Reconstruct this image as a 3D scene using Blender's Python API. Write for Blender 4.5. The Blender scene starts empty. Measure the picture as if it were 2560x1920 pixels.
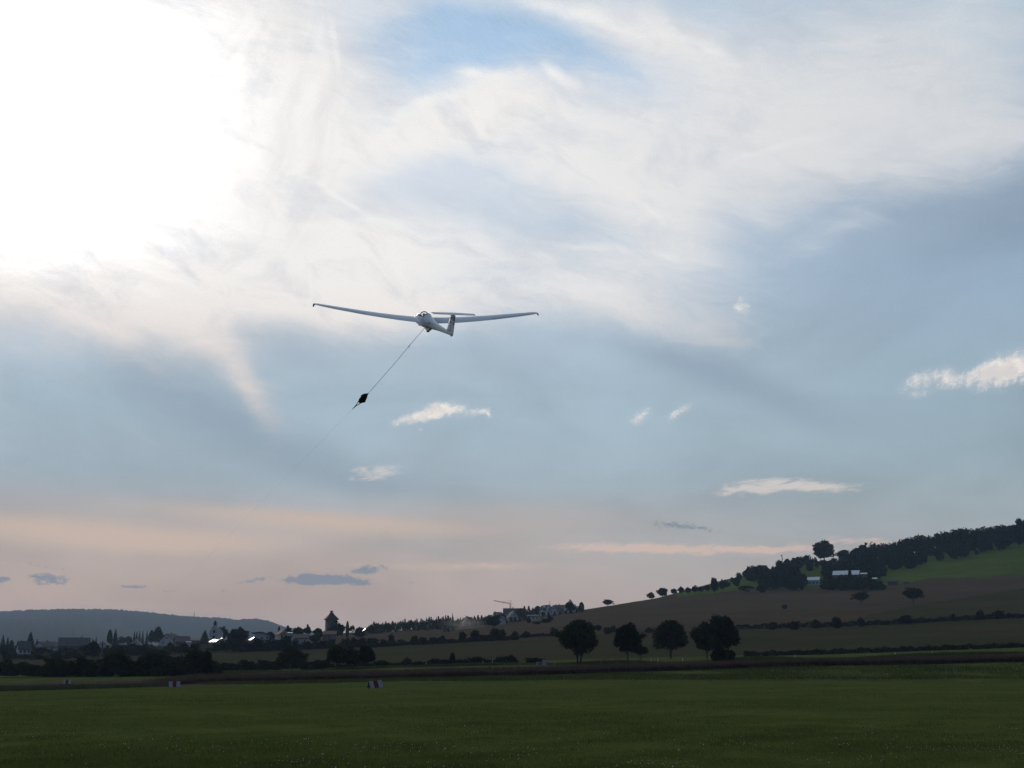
import bpy, bmesh, math, random
import numpy as np
from mathutils import Vector, Matrix

random.seed(7)
rng = np.random.default_rng(7)
sc = bpy.context.scene
COL = sc.collection

# ------------------------------------------------------------------ camera
F = 3200.0                      # focal length in photograph pixels (2560 wide)
PIT = math.radians(12.85)
CAM_Z = 1.7
cam_data = bpy.data.cameras.new("camera")
cam = bpy.data.objects.new("camera", cam_data)
COL.objects.link(cam)
cam.location = (0, 0, CAM_Z)
cam.rotation_euler = (math.radians(90) + PIT, 0, 0)
cam_data.sensor_width = 36.0
cam_data.lens = 36.0 * F / 2560.0
cam_data.clip_start = 0.1
cam_data.clip_end = 40000
sc.camera = cam
SP, CP = math.sin(PIT), math.cos(PIT)


def st(x, y):
    """sideways and upward slope (per metre of depth) of the view ray through a photo pixel"""
    u = (x - 1280.0) / F
    v = (960.0 - y) / F
    w = CP - v * SP
    return u / w, (SP + v * CP) / w


def at(x, y, depth):
    s, t = st(x, y)
    return Vector((s * depth, depth, CAM_Z + t * depth))


def azel(x, y):
    s, t = st(x, y)
    return math.degrees(math.atan2(s, 1.0)), math.degrees(math.atan2(t, math.hypot(s, 1.0)))


def lin(r, g, b):
    def f(c):
        c /= 255.0
        return c / 12.92 if c <= 0.04045 else ((c + 0.055) / 1.055) ** 2.4
    return (f(r), f(g), f(b), 1.0)


# ------------------------------------------------------------------ sun and sky
SUN_AZ, SUN_EL = azel(115, 290)
sdir = Vector((math.sin(math.radians(SUN_AZ)) * math.cos(math.radians(SUN_EL)),
               math.cos(math.radians(SUN_AZ)) * math.cos(math.radians(SUN_EL)),
               math.sin(math.radians(SUN_EL))))
sun_data = bpy.data.lights.new("sun", 'SUN')
sun_data.energy = 0.5
sun_data.angle = math.radians(10)
sun_data.color = (1.0, 0.9, 0.78)
sun = bpy.data.objects.new("sun", sun_data)
COL.objects.link(sun)
sun.rotation_euler = sdir.to_track_quat('Z', 'Y').to_euler()
sun.location = (-200, 500, 300)

sc.view_settings.view_transform = 'Standard'
sc.view_settings.look = 'None'
sc.view_settings.exposure = 0.0
sc.view_settings.gamma = 1.0
sc.view_settings.use_curve_mapping = False

world = bpy.data.worlds.new("World")
sc.world = world
world.use_nodes = True
NT = world.node_tree
NT.nodes.clear()
world.cycles.sampling_method = 'MANUAL'
world.cycles.sample_map_resolution = 512
sc.cycles.use_denoising = True
sc.cycles.denoiser = 'OPENIMAGEDENOISE'
sc.cycles.denoising_input_passes = 'RGB_ALBEDO_NORMAL'
sc.cycles.denoising_prefilter = 'NONE'
sc.cycles.use_adaptive_sampling = True
sc.cycles.adaptive_threshold = 0.012
sc.cycles.adaptive_min_samples = 16
sc.cycles.max_bounces = 5
sc.cycles.diffuse_bounces = 2
sc.cycles.glossy_bounces = 2
sc.cycles.transmission_bounces = 4
sc.cycles.transparent_max_bounces = 6
sc.cycles.volume_bounces = 0


class NB:
    """small helper that chains shader nodes"""

    def __init__(self, tree):
        self.t = tree

    def node(self, kind, **kw):
        n = self.t.nodes.new(kind)
        for k, v in kw.items():
            setattr(n, k, v)
        return n

    def put(self, sock, val):
        if val is None:
            return
        if isinstance(val, bpy.types.NodeSocket):
            self.t.links.new(val, sock)
        else:
            sock.default_value = val

    def math(self, op, a, b=None, c=None, clamp=False):
        n = self.node('ShaderNodeMath', operation=op, use_clamp=clamp)
        self.put(n.inputs[0], a)
        self.put(n.inputs[1], b)
        self.put(n.inputs[2], c)
        return n.outputs[0]

    def vmath(self, op, a, b=None, c=None):
        n = self.node('ShaderNodeVectorMath', operation=op)
        self.put(n.inputs[0], a)
        self.put(n.inputs[1], b)
        if c is not None:
            self.put(n.inputs[3] if op == 'SCALE' else n.inputs[2], c)
        return n.outputs['Value'] if op in ('DOT_PRODUCT', 'LENGTH', 'DISTANCE') else n.outputs[0]

    def rng(self, v, a, b, c=0.0, d=1.0, kind='SMOOTHSTEP'):
        n = self.node('ShaderNodeMapRange', interpolation_type=kind)
        self.put(n.inputs[0], v)
        for i, q in enumerate((a, b, c, d)):
            self.put(n.inputs[1 + i], q)
        return n.outputs[0]

    def mix(self, f, a, b, blend='MIX'):
        n = self.node('ShaderNodeMix', data_type='RGBA', blend_type=blend)
        self.put(n.inputs[0], f)
        self.put(n.inputs[6], a)
        self.put(n.inputs[7], b)
        return n.outputs[2]

    def noise(self, vec, scale, detail=4.0, rough=0.55, dist=0.0, dim='3D'):
        n = self.node('ShaderNodeTexNoise', noise_dimensions=dim)
        self.put(n.inputs['Vector'], vec)
        n.inputs['Scale'].default_value = scale
        n.inputs['Detail'].default_value = detail
        n.inputs['Roughness'].default_value = rough
        n.inputs['Distortion'].default_value = dist
        return n.outputs

    def ramp(self, f, stops, interp='LINEAR'):
        n = self.node('ShaderNodeValToRGB')
        n.color_ramp.interpolation = interp
        e = n.color_ramp.elements
        while len(e) < len(stops):
            e.new(0.5)
        for i, (p, c) in enumerate(stops):
            e[i].position = p
            e[i].color = c
        self.put(n.inputs[0], f)
        return n.outputs[0]

    def mapping(self, vec, loc=(0, 0, 0), rot=0.0, scale=(1, 1, 1), kind='TEXTURE'):
        n = self.node('ShaderNodeMapping', vector_type=kind)
        self.put(n.inputs[0], vec)
        n.inputs[1].default_value = loc
        n.inputs[2].default_value = (0, 0, rot)
        n.inputs[3].default_value = scale
        return n.outputs[0]


def build_sky():
    nb = NB(NT)
    D2 = 2560.0 / 2212.0
    DEG = D2 / F * 57.2958                      # degrees per unit of the lists below
    geo = nb.node('ShaderNodeTexCoord')
    d = nb.vmath('NORMALIZE', geo.outputs['Generated'])
    sep = nb.node('ShaderNodeSeparateXYZ')
    nb.put(sep.inputs[0], d)
    az = nb.math('MULTIPLY', nb.math('ARCTAN2', sep.outputs[0], sep.outputs[1]), 57.2958)
    el = nb.math('MULTIPLY', nb.math('ARCSINE', sep.outputs[2]), 57.2958)
    comb = nb.node('ShaderNodeCombineXYZ')
    nb.put(comb.inputs[0], az)
    nb.put(comb.inputs[1], el)
    q0 = comb.outputs[0]
    # wind-drawn warps of the cloud outlines
    half = (0.5, 0.5, 0.5)
    n1 = nb.noise(d, 5.0, 3.0, 0.55)[1]
    w1 = nb.vmath('SUBTRACT', n1, half)
    n2 = nb.noise(d, 22.0, 5.0, 0.6)[1]
    w2 = nb.vmath('SUBTRACT', n2, half)
    q1 = nb.vmath('MULTIPLY_ADD', w1, (3.2, 2.4, 0.0), q0)
    qs = nb.vmath('MULTIPLY_ADD', w2, (0.9, 0.7, 0.0), q1)      # soft cirrus edges
    n3 = nb.noise(d, 60.0, 6.0, 0.62)[1]
    w3 = nb.vmath('SUBTRACT', n3, half)
    qc = nb.vmath('MULTIPLY_ADD', w3, (0.9, 0.7, 0.0), q0)      # ragged small cumulus
    qh = nb.vmath('MULTIPLY_ADD', w3, (1.4, 0.34, 0.0), q0)     # flat cloudlets near the horizon

    cache = {}

    def moments(vec):
        if vec not in cache:
            sp = nb.node('ShaderNodeSeparateXYZ')
            nb.put(sp.inputs[0], vec)
            c1 = nb.node('ShaderNodeCombineXYZ')
            nb.put(c1.inputs[0], sp.outputs[0])
            nb.put(c1.inputs[1], sp.outputs[1])
            c1.inputs[2].default_value = 1.0
            c2 = nb.node('ShaderNodeCombineXYZ')
            nb.put(c2.inputs[0], nb.math('MULTIPLY', sp.outputs[0], sp.outputs[0]))
            nb.put(c2.inputs[1], nb.math('MULTIPLY', sp.outputs[0], sp.outputs[1]))
            nb.put(c2.inputs[2], nb.math('MULTIPLY', sp.outputs[1], sp.outputs[1]))
            cache[vec] = (c1.outputs[0], c2.outputs[0])
        return cache[vec]

    def blobs(vec, items, start=0.0):
        # each cloud is a soft ellipse: exp(-(quadratic of bearing and height))
        m1, m2 = moments(vec)
        acc = None
        for (cx, cy, rx, ry, rot, amp) in items:
            a, e = azel(cx * D2, cy * D2)
            c, sn = math.cos(math.radians(-rot)), math.sin(math.radians(-rot))
            rx, ry = rx * DEG, ry * DEG
            A = (c / rx) ** 2 + (sn / ry) ** 2
            B = 2 * c * sn * (1 / rx ** 2 - 1 / ry ** 2)
            C = (sn / rx) ** 2 + (c / ry) ** 2
            da = nb.vmath('DOT_PRODUCT', m2, (-A, -B, -C))
            db = nb.vmath('DOT_PRODUCT', m1, (2 * A * a + B * e, 2 * C * e + B * a,
                                              math.log(amp) - A * a * a - B * a * e - C * e * e))
            g = nb.math('EXPONENT', nb.math('ADD', da, db))
            acc = nb.math('ADD', g, start) if acc is None else nb.math('ADD', g, acc)
        return acc

    qt = nb.vmath('MULTIPLY_ADD', w3, (1.6, 0.45, 0.0), q0)     # thin bright streaks
    def ragged(b, n, mid, amt, cut):
        # a soft blob torn by noise, but only where there is cloud to tear
        w = nb.math('MINIMUM', nb.math('MULTIPLY', b, 3.0), 1.0)
        t = nb.math('MULTIPLY', nb.math('MULTIPLY', nb.math('SUBTRACT', n, mid), amt), w)
        return nb.math('ADD', nb.math('SUBTRACT', b, cut), t)

    # angular distance from the sun
    cs = nb.vmath('DOT_PRODUCT', d, tuple(sdir))
    ang = nb.math('MULTIPLY', nb.math('ARCCOSINE', nb.math('MINIMUM', cs, 0.99999)), 57.2958)
    # how far round from the sun's bearing: the sky darkens away from it
    away = nb.rng(ang, 18.0, 48.0)

    # clear sky
    sky = nb.node('ShaderNodeTexSky', sky_type='NISHITA')
    sky.sun_disc = False
    sky.sun_elevation = math.radians(SUN_EL)
    sky.sun_rotation = math.radians(SUN_AZ)
    sky.air_density = 1.0
    sky.dust_density = 0.2
    sky.ozone_density = 1.0
    nish = nb.vmath('SCALE', sky.outputs[0], None, None)
    nish_n = nish.node
    nish_n.inputs[3].default_value = NISH

    # high thin veil that covers most of the sky, its colour by elevation
    t = nb.rng(el, 0.0, 32.0, kind='LINEAR')
    def E(y):
        return min(1.0, max(0.0, azel(1280, y * D2)[1] / 32.0))
    veil = nb.ramp(t, [
        (E(1455), lin(196, 170, 156)), (E(1300), lin(194, 170, 157)),
        (E(1215), lin(186, 170, 161)), (E(1130), lin(178, 173, 172)),
        (E(1040), lin(166, 181, 191)), (E(900), lin(167, 186, 199)),
        (E(740), lin(170, 188, 203)), (E(500), lin(184, 199, 215)),
        (E(250), lin(190, 204, 220)), (1.0, lin(188, 203, 219))])
    veil_d = nb.ramp(t, [
        (E(1455), lin(180, 165, 157)), (E(1300), lin(178, 168, 163)),
        (E(1150), lin(163, 174, 178)), (E(1000), lin(150, 170, 180)),
        (E(800), lin(150, 171, 186)), (E(600), lin(138, 161, 184)),
        (E(400), lin(150, 170, 190)), (E(150), lin(178, 195, 208)), (1.0, lin(176, 193, 206))])
    base = nb.mix(away, veil, veil_d)
    far = nb.rng(ang, 44.0, 85.0)
    base = nb.mix(far, base, nb.mix(nb.rng(el, 2.0, 40.0), lin(104, 110, 122), lin(78, 104, 142)))

    # thin veil lit from behind around the hidden sun
    near = nb.math('POWER', 0.36788, nb.math('POWER', nb.math('DIVIDE', ang, 15.0), 2.0))
    near = nb.math('MULTIPLY', near, nb.rng(el, 11.5, 17.5))
    base = nb.mix(nb.math('MULTIPLY', near, 0.9), base, lin(232, 231, 232))

    # openings where the clear blue shows
    hole = blobs(qs, HOLES)
    fib_p = nb.mapping(qs, (0, 0, 0), math.radians(-38), (1.3, 0.16, 1.0))
    fib = nb.noise(fib_p, 1.6, 5.0, 0.6)[0]
    hole = nb.math('MULTIPLY', nb.rng(hole, 0.10, 0.95), nb.rng(fib, 0.2, 0.75, 1.0, 0.72))
    base = nb.mix(hole, base, nb.mix(0.7, nish, lin(154, 188, 217)))

    vn = nb.noise(nb.mapping(d, (0, 0, 0), 0.0, (1.0, 1.0, 0.45)), 5.0, 4.0, 0.55, 0.3)[0]
    base = nb.vmath('SCALE', base, None, nb.rng(vn, 0.3, 0.7, 0.94, 1.14))

    # darker grey shadowed layers
    shade = nb.rng(blobs(q1, SHADES), 0.0, 1.5)
    base = nb.mix(shade, base, nb.mix(nb.rng(el, 4.0, 14.0), lin(146, 160, 170), lin(144, 161, 180)))

    # pinkish-peach bands low over the horizon
    warm = nb.rng(blobs(qh, WARM), 0.0, 0.95)
    base = nb.mix(warm, base, lin(210, 188, 172))

    # bright white cirrus and altostratus
    str_p = nb.mapping(qs, (0, 0, 0), math.radians(-12), (2.6, 0.75, 1.0))
    streak = nb.noise(str_p, 0.9, 7.0, 0.66, 0.8)[0]
    cov = blobs(qs, CLOUDS, -0.32)
    cov = nb.math('ADD', cov, nb.math('MULTIPLY', nb.math('SUBTRACT', streak, 0.5), 1.0))
    # far outside the listed clouds the same broken deck goes on
    deck = nb.noise(d, 3.2, 5.0, 0.55, 0.4)[0]
    out = nb.rng(ang, 44.0, 62.0)
    cov = nb.math('ADD', cov, nb.math('MULTIPLY', out, nb.rng(deck, 0.46, 0.70, 0.0, 0.75)))
    cov = nb.rng(cov, -0.28, 1.30)
    ccol = nb.mix(nb.rng(ang, 14.0, 40.0), lin(247, 244, 241), lin(218, 220, 223))
    lump = nb.noise(nb.mapping(qs, (0, 0, 0), math.radians(-20), (1.6, 0.8, 1.0)), 0.42, 6.0, 0.62, 0.5)[0]
    ccol = nb.mix(nb.rng(lump, 0.45, 0.70, 0.0, 0.5), ccol, lin(205, 209, 217))
    ccol = nb.mix(far, ccol, lin(138, 148, 163))
    ccol = nb.mix(nb.rng(el, 10.5, 18.5, 1.0, 0.0), ccol, lin(226, 213, 206))
    glow = nb.math('POWER', 0.36788, nb.math('POWER', nb.math('DIVIDE', ang, 5.5), 2.0))
    wsep = nb.node('ShaderNodeSeparateXYZ')
    nb.put(wsep.inputs[0], qs)
    glow = nb.math('MULTIPLY', glow, nb.rng(nb.math('MULTIPLY_ADD', nb.math('SUBTRACT', streak, 0.5), 7.0, wsep.outputs[1]), 13.5, 22.0))
    glow = nb.math('MULTIPLY', glow, nb.math('MULTIPLY_ADD', nb.math('SUBTRACT', streak, 0.5), 1.6, 1.0))
    ccol = nb.vmath('SCALE', ccol, None, nb.math('MULTIPLY_ADD', nb.math('MULTIPLY', glow, nb.math('POWER', cov, 2.0)), 1.7, 1.0))
    base = nb.mix(cov, base, ccol)

    # fine upright filaments in the veil right of the sun
    fv = nb.noise(nb.mapping(qs, (0, 0, 0), math.radians(72), (4.5, 1.1, 1.0)), 0.62, 6.0, 0.56, 0.25)[0]
    fm = nb.rng(blobs(qs, FILAMENTS), 0.1, 0.9)
    base = nb.mix(nb.math('MULTIPLY', fm, nb.rng(fv, 0.40, 0.70, 0.0, 0.5)), base, lin(224, 223, 225))
    base = nb.mix(nb.math('MULTIPLY', fm, nb.rng(fv, 0.28, 0.48, 0.5, 0.0)), base, lin(250, 249, 248))

    # bright edges of the cirrus
    edge = nb.rng(blobs(qs, EDGES), 0.1, 1.1)
    base = nb.mix(nb.math('MULTIPLY', edge, nb.rng(streak, 0.32, 0.6, 0.35, 0.95)), base, lin(250, 248, 245))

    # flat dark cloudlets low down
    dk = nb.noise(nb.mapping(q0, (0, 0, 0), 0.0, (1.0, 0.6, 1.0)), 3.0, 6.0, 0.64)[0]
    dark = ragged(blobs(qh, CLOUDLETS, 0.0), dk, 0.5, 1.7, 0.42)
    dark = nb.math('MULTIPLY', nb.rng(dark, -0.08, 0.42), 0.78)
    base = nb.mix(dark, base, lin(122, 136, 152))

    # small ragged cumulus and thin bright streaks
    ck = nb.noise(nb.mapping(qc, (0, 0, 0), math.radians(32), (1.25, 0.85, 1.0)), 3.3, 8.0, 0.70, 0.25)[0]
    cb = blobs(qc, CUMULUS, 0.0)
    base = nb.mix(nb.rng(cb, 0.02, 0.9, 0.0, 0.30), base, lin(212, 216, 222))
    cum = ragged(cb, ck, 0.52, 2.4, 0.36)
    cum = nb.math('MULTIPLY', nb.rng(cum, -0.12, 0.85), 0.95)
    ck2 = nb.noise(qc, 1.5, 5.0, 0.6)[0]
    base = nb.mix(cum, base, nb.mix(nb.rng(nb.math('ADD', ck2, nb.math('MULTIPLY', cb, -0.12)), 0.25, 0.6), lin(224, 217, 214), lin(250, 243, 234)))
    tk = nb.noise(nb.mapping(q0, (0, 0, 0), math.radians(6), (2.2, 0.5, 1.0)), 2.2, 8.0, 0.68, 0.6)[0]
    thin = ragged(blobs(qt, THIN, 0.0), tk, 0.5, 2.6, 0.34)
    thin = nb.math('MULTIPLY', nb.rng(thin, -0.25, 0.8), 0.85)
    base = nb.mix(thin, base, nb.mix(nb.rng(el, 4.0, 9.5), lin(222, 190, 172), lin(222, 216, 210)))

    # below the horizon: dull ground haze
    base = nb.mix(nb.rng(el, -1.0, -8.0), base, lin(80, 80, 74))

    out10 = nb.vmath('SCALE', base, None, None)
    out10.node.inputs[3].default_value = 10.0
    bg = nb.node('ShaderNodeBackground')
    nb.put(bg.inputs[0], out10)
    bg.inputs[1].default_value = 0.1
    wo = nb.node('ShaderNodeOutputWorld')
    NT.links.new(bg.outputs[0], wo.inputs[0])


NISH = 0.125
# (x, y, radius x, radius y, turn, amount) of each cloud, where it stands in the sky
CLOUDS = [
    (-60, 180, 340, 400, 0, 1.5), (130, 420, 300, 170, 0, 1.05), (330, 260, 270, 320, 0, 1.0),
    (560, 120, 210, 280, 0, 0.95), (660, 330, 170, 180, 0, 0.85), (470, 560, 270, 80, 6, 1.0),
    (720, 560, 300, 80, -4, 1.0), (900, 530, 200, 60, -8, 0.6), (1000, 640, 420, 62, 4, 0.75),
    (1330, 600, 200, 80, 8, 0.8), (1370, 690, 230, 45, 12, 0.5), (1100, 560, 140, 40, 4, 0.4),
    (880, 320, 190, 60, -12, 0.85), (1060, 235, 210, 70, -10, 0.85), (1230, 260, 260, 110, 12, 0.85),
    (1200, 370, 270, 70, 12, 0.65), (980, 440, 240, 50, 6, 0.22), (1420, 400, 220, 120, 10, 0.75), (1470, 530, 160, 80, 35, 0.65),
    (1290, 25, 240, 48, 14, 0.85), (1490, 85, 170, 55, 22, 0.8), (1600, 240, 260, 130, 14, 0.75),
    (1850, 120, 300, 150, 8, 0.8), (1980, 270, 360, 110, 6, 0.75), (1740, 370, 260, 100, -12, 0.65),
    (2150, 320, 240, 75, -4, 0.55), (1800, 510, 120, 24, -14, 0.42), (2100, 60, 200, 120, 0, 0.5),
    (560, 650, 270, 58, 6, 0.75), (800, 650, 260, 48, 3, 0.45), (230, 640, 260, 46, 6, 0.45),
    (330, 665, 270, 52, 14, 0.62), (120, 660, 210, 50, 8, 0.62), (250, 720, 190, 34, 26, 0.35), (470, 760, 190, 40, 40, 0.62),
    (552, 862, 105, 34, 62, 0.62), (720, 695, 150, 50, 20, 0.45), (900, 690, 170, 50, 4, 0.4),
    (1560, 720, 110, 40, 15, 0.35), (860, 60, 90, 160, 10, 0.35)]
FILAMENTS = [(590, 120, 150, 200, 8, 0.9), (640, 330, 130, 170, -10, 0.8), (560, 470, 130, 60, 20, 0.7)]
HOLES = [(1040, 95, 270, 70, -4, 1.1), (880, 150, 100, 110, 0, 0.6), (1180, 135, 220, 48, 18, 0.9),
         (1390, 165, 150, 38, 30, 0.5), (1440, 20, 30, 12, 0, 0.1)]
SHADES = [(1000, 435, 250, 45, 6, 0.25), (1080, 500, 120, 36, 20, 0.2), (640, 465, 110, 20, 22, 0.4),
          (1700, 850, 330, 50, 20, 0.65), (1450, 775, 240, 34, 14, 0.4), (2060, 520, 260, 110, -8, 0.65),
          (430, 870, 330, 75, 28, 0.55), (680, 790, 160, 40, 14, 0.45), (900, 760, 200, 30, 4, 0.4),
          (880, 1060, 260, 34, 4, 0.5), (620, 980, 240, 60, 18, 0.5), (1030, 1195, 260, 16, 2, 0.35),
          (2130, 900, 220, 60, 12, 0.3), (90, 790, 150, 50, 10, 0.25)]
EDGES = [(840, 290, 100, 16, -30, 0.6), (960, 225, 110, 16, -18, 0.7), (1130, 172, 120, 16, -2, 0.7), (1260, 185, 80, 14, 24, 0.5), (1020, 165, 50, 12, -8, 0.6), (1190, 20, 90, 14, 12, 0.6), (1560, 100, 90, 16, 24, 0.5),
         (1450, 560, 120, 18, 12, 0.45), (1250, 640, 160, 18, 4, 0.4), (960, 590, 160, 18, 0, 0.4), (700, 500, 120, 18, -6, 0.6), (1760, 300, 120, 16, -8, 0.35),
         (712, 110, 12, 75, -4, 0.7), (735, 445, 100, 9, 26, 0.75), (640, 415, 60, 8, 36, 0.4),
         (1060, 245, 190, 22, -14, 0.4), (860, 330, 110, 18, -8, 0.45), (1330, 40, 180, 16, 13, 0.55),
         (1400, 455, 110, 10, 40, 0.45), (1260, 545, 110, 12, 6, 0.5), (870, 500, 130, 18, -8, 0.5),
         (1640, 330, 80, 8, -14, 0.3), (1870, 75, 70, 40, 30, 0.35)]
WARM = [(150, 1150, 330, 34, 3, 0.8), (700, 1125, 420, 24, 3, 0.7), (450, 1170, 300, 26, -2, 0.45),
        (1000, 1225, 230, 9, 0, 0.55), (300, 1310, 260, 12, 2, 0.3), (1150, 1110, 300, 30, 4, 0.3),
        (560, 1340, 200, 10, -2, 0.3)]
CUMULUS = [(905, 900, 44, 12, -18, 0.85), (962, 888, 50, 17, 0, 1.1), (958, 878, 26, 14, 0, 0.35), (1034, 891, 20, 9, -10, 0.75),
           (1056, 896, 9, 8, 0, 0.6), (1386, 899, 28, 13, -18, 0.85), (1450, 898, 18, 9, -20, 0.5), (1474, 886, 24, 9, -35, 0.62),
           (1605, 664, 20, 14, 25, 0.85), (1597, 644, 9, 9, 0, 0.6), (1985, 822, 40, 17, -24, 0.85),
           (2046, 814, 26, 20, -40, 0.8), (2085, 815, 34, 12, -20, 0.45), (2125, 812, 44, 22, -25, 0.9), (2165, 806, 34, 30, -22, 0.7), (2215, 790, 46, 32, -20, 0.95),
           (1990, 852, 30, 9, -15, 0.5), (870, 908, 34, 10, -10, 0.45), (903, 928, 9, 4, 0, 0.5)]
THIN = [(808, 1021, 62, 15, -4, 0.8), (1640, 1050, 95, 15, -3, 0.85), (1770, 1052, 85, 11, 2, 0.75), (1700, 1054, 160, 9, 0, 0.3),
        (1340, 1182, 150, 9, 2, 0.8), (1520, 1188, 240, 9, 1, 0.85), (1700, 1185, 130, 9, -4, 0.6),
        (1060, 1222, 130, 6, 1, 0.5), (1880, 1168, 90, 9, 3, 0.6), (30, 1222, 60, 5, 6, 0.4)]
CLOUDLETS = [(665, 1254, 62, 11, -3, 1.0), (740, 1254, 78, 9, 2, 1.0), (790, 1230, 46, 11, -3, 0.9),
             (550, 1253, 34, 6, -12, 0.75), (100, 1247, 46, 9, 2, 0.9), (110, 1262, 42, 6, 0, 0.6),
             (288, 1268, 36, 5, 2, 0.8), (8, 1252, 16, 7, 0, 0.75), (485, 1278, 14, 5, 0, 0.6),
             (890, 1255, 20, 5, 0, 0.6), (1440, 1133, 60, 10, 5, 0.58), (1520, 1141, 60, 9, 8, 0.58),
             (360, 1277, 14, 4, 0, 0.5), (410, 1265, 12, 4, 0, 0.45), (90, 1222, 60, 5, 8, 0.5),
             (665, 1240, 16, 6, 0, 0.4)]
build_sky()

# ------------------------------------------------------------------ helpers
def tag(o, label=None, cat=None, group=None, kind=None):
    if label:
        o['label'] = label
    if cat:
        o['category'] = cat
    if group:
        o['group'] = group
    if kind:
        o['kind'] = kind
    return o


def empty(name, loc, rz=0.0):
    o = bpy.data.objects.new(name, None)
    COL.objects.link(o)
    o.location = loc
    o.rotation_euler = (0, 0, rz)
    o.empty_display_size = 0.5
    return o


def link_mesh(name, me, parent=None):
    o = bpy.data.objects.new(name, me)
    COL.objects.link(o)
    if parent is not None:
        o.parent = parent
    return o


def mesh_from(name, verts, faces, mat, smooth=False):
    me = bpy.data.meshes.new(name)
    me.from_pydata([tuple(v) for v in verts], [], faces)
    if mat:
        me.materials.append(mat)
    if smooth:
        me.polygons.foreach_set('use_smooth', [True] * len(me.polygons))
    me.update()
    return me


def np_mesh(name, V, Fq, mat, smooth=False):
    """fast mesh from numpy: V (n,3), Fq (m,k) all faces with k corners"""
    me = bpy.data.meshes.new(name)
    m, k = Fq.shape
    me.vertices.add(len(V))
    me.vertices.foreach_set('co', np.ascontiguousarray(V, dtype=np.float32).ravel())
    me.loops.add(m * k)
    me.loops.foreach_set('vertex_index', np.ascontiguousarray(Fq, dtype=np.int32).ravel())
    me.polygons.add(m)
    me.polygons.foreach_set('loop_start', np.arange(0, m * k, k, dtype=np.int32))
    me.polygons.foreach_set('loop_total', np.full(m, k, dtype=np.int32))
    if smooth:
        me.polygons.foreach_set('use_smooth', np.ones(m, dtype=bool))
    me.update(calc_edges=True)
    if mat:
        me.materials.append(mat)
    return me


class MB:
    """collects simple solids and turns them into one mesh"""

    def __init__(self):
        self.v, self.f = [], []

    def add(self, verts, faces):
        b = len(self.v)
        self.v += [tuple(p) for p in verts]
        self.f += [tuple(b + i for i in fc) for fc in faces]
        return self

    def box(self, x0, x1, y0, y1, z0, z1):
        return self.add([(x0, y0, z0), (x1, y0, z0), (x1, y1, z0), (x0, y1, z0),
                         (x0, y0, z1), (x1, y0, z1), (x1, y1, z1), (x0, y1, z1)],
                        [(3, 2, 1, 0), (4, 5, 6, 7), (0, 1, 5, 4), (1, 2, 6, 5), (2, 3, 7, 6), (3, 0, 4, 7)])

    def tube(self, pts, radii, n=6, cap=True):
        pts = [Vector(p) for p in pts]
        rings = []
        for i, p in enumerate(pts):
            t = (pts[min(i + 1, len(pts) - 1)] - pts[max(i - 1, 0)]).normalized()
            a = t.cross(Vector((0, 0, 1)))
            if a.length < 1e-3:
                a = t.cross(Vector((1, 0, 0)))
            a.normalize()
            b = t.cross(a)
            r = radii[i] if isinstance(radii, (list, tuple)) else radii
            rings.append([p + (a * math.cos(k * 2 * math.pi / n) + b * math.sin(k * 2 * math.pi / n)) * r
                          for k in range(n)])
        vs = [q for rg in rings for q in rg]
        fs = []
        for i in range(len(pts) - 1):
            for k in range(n):
                fs.append((i * n + k, i * n + (k + 1) % n, (i + 1) * n + (k + 1) % n, (i + 1) * n + k))
        if cap:
            fs.append(tuple(reversed(range(n))))
            fs.append(tuple((len(pts) - 1) * n + k for k in range(n)))
        return self.add(vs, fs)

    def loft(self, rings, cap=True):
        n = len(rings[0])
        vs = [q for rg in rings for q in rg]
        fs = []
        for i in range(len(rings) - 1):
            for k in range(n):
                fs.append((i * n + k, i * n + (k + 1) % n, (i + 1) * n + (k + 1) % n, (i + 1) * n + k))
        if cap:
            fs.append(tuple(reversed(range(n))))
            fs.append(tuple((len(rings) - 1) * n + k for k in range(n)))
        return self.add(vs, fs)

    def mesh(self, name, mat, smooth=False):
        me = mesh_from(name, self.v, self.f, mat, smooth)
        bm = bmesh.new()
        bm.from_mesh(me)
        bmesh.ops.recalc_face_normals(bm, faces=bm.faces)
        bm.to_mesh(me)
        bm.free()
        return me

    def obj(self, name, mat, parent=None, smooth=False):
        return link_mesh(name, self.mesh(name, mat, smooth), parent)


def material(name, build):
    m = bpy.data.materials.new(name)
    m.use_nodes = True
    t = m.node_tree
    t.nodes.clear()
    nb = NB(t)
    out = nb.node('ShaderNodeOutputMaterial')
    sh = build(nb)
    t.links.new(sh, out.inputs[0])
    return m


def principled(nb, col, rough=0.8, spec=0.3, metal=0.0, bump=None, strength=0.3, dist=0.05):
    n = nb.node('ShaderNodeBsdfPrincipled')
    nb.put(n.inputs['Base Color'], col)
    nb.put(n.inputs['Roughness'], rough)
    n.inputs['Specular IOR Level'].default_value = spec
    n.inputs['Metallic'].default_value = metal
    if bump is not None:
        b = nb.node('ShaderNodeBump')
        b.inputs['Strength'].default_value = strength
        b.inputs['Distance'].default_value = dist
        nb.put(b.inputs['Height'], bump)
        nb.t.links.new(b.outputs[0], n.inputs['Normal'])
    return n.outputs[0]


def plain(name, rgb, rough=0.7, spec=0.3, metal=0.0, grain=0.15, scale=3.0):
    """one painted or natural colour with a little uneven wear"""
    def b(nb):
        tc = nb.node('ShaderNodeTexCoord')
        n = nb.noise(tc.outputs['Object'], scale, 4.0)[0]
        c = nb.mix(n, tuple(v * (1 - grain) for v in rgb) + (1,), tuple(min(1, v * (1 + grain)) for v in rgb) + (1,))
        return principled(nb, c, rough, spec, metal)
    return material(name, b)


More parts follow.
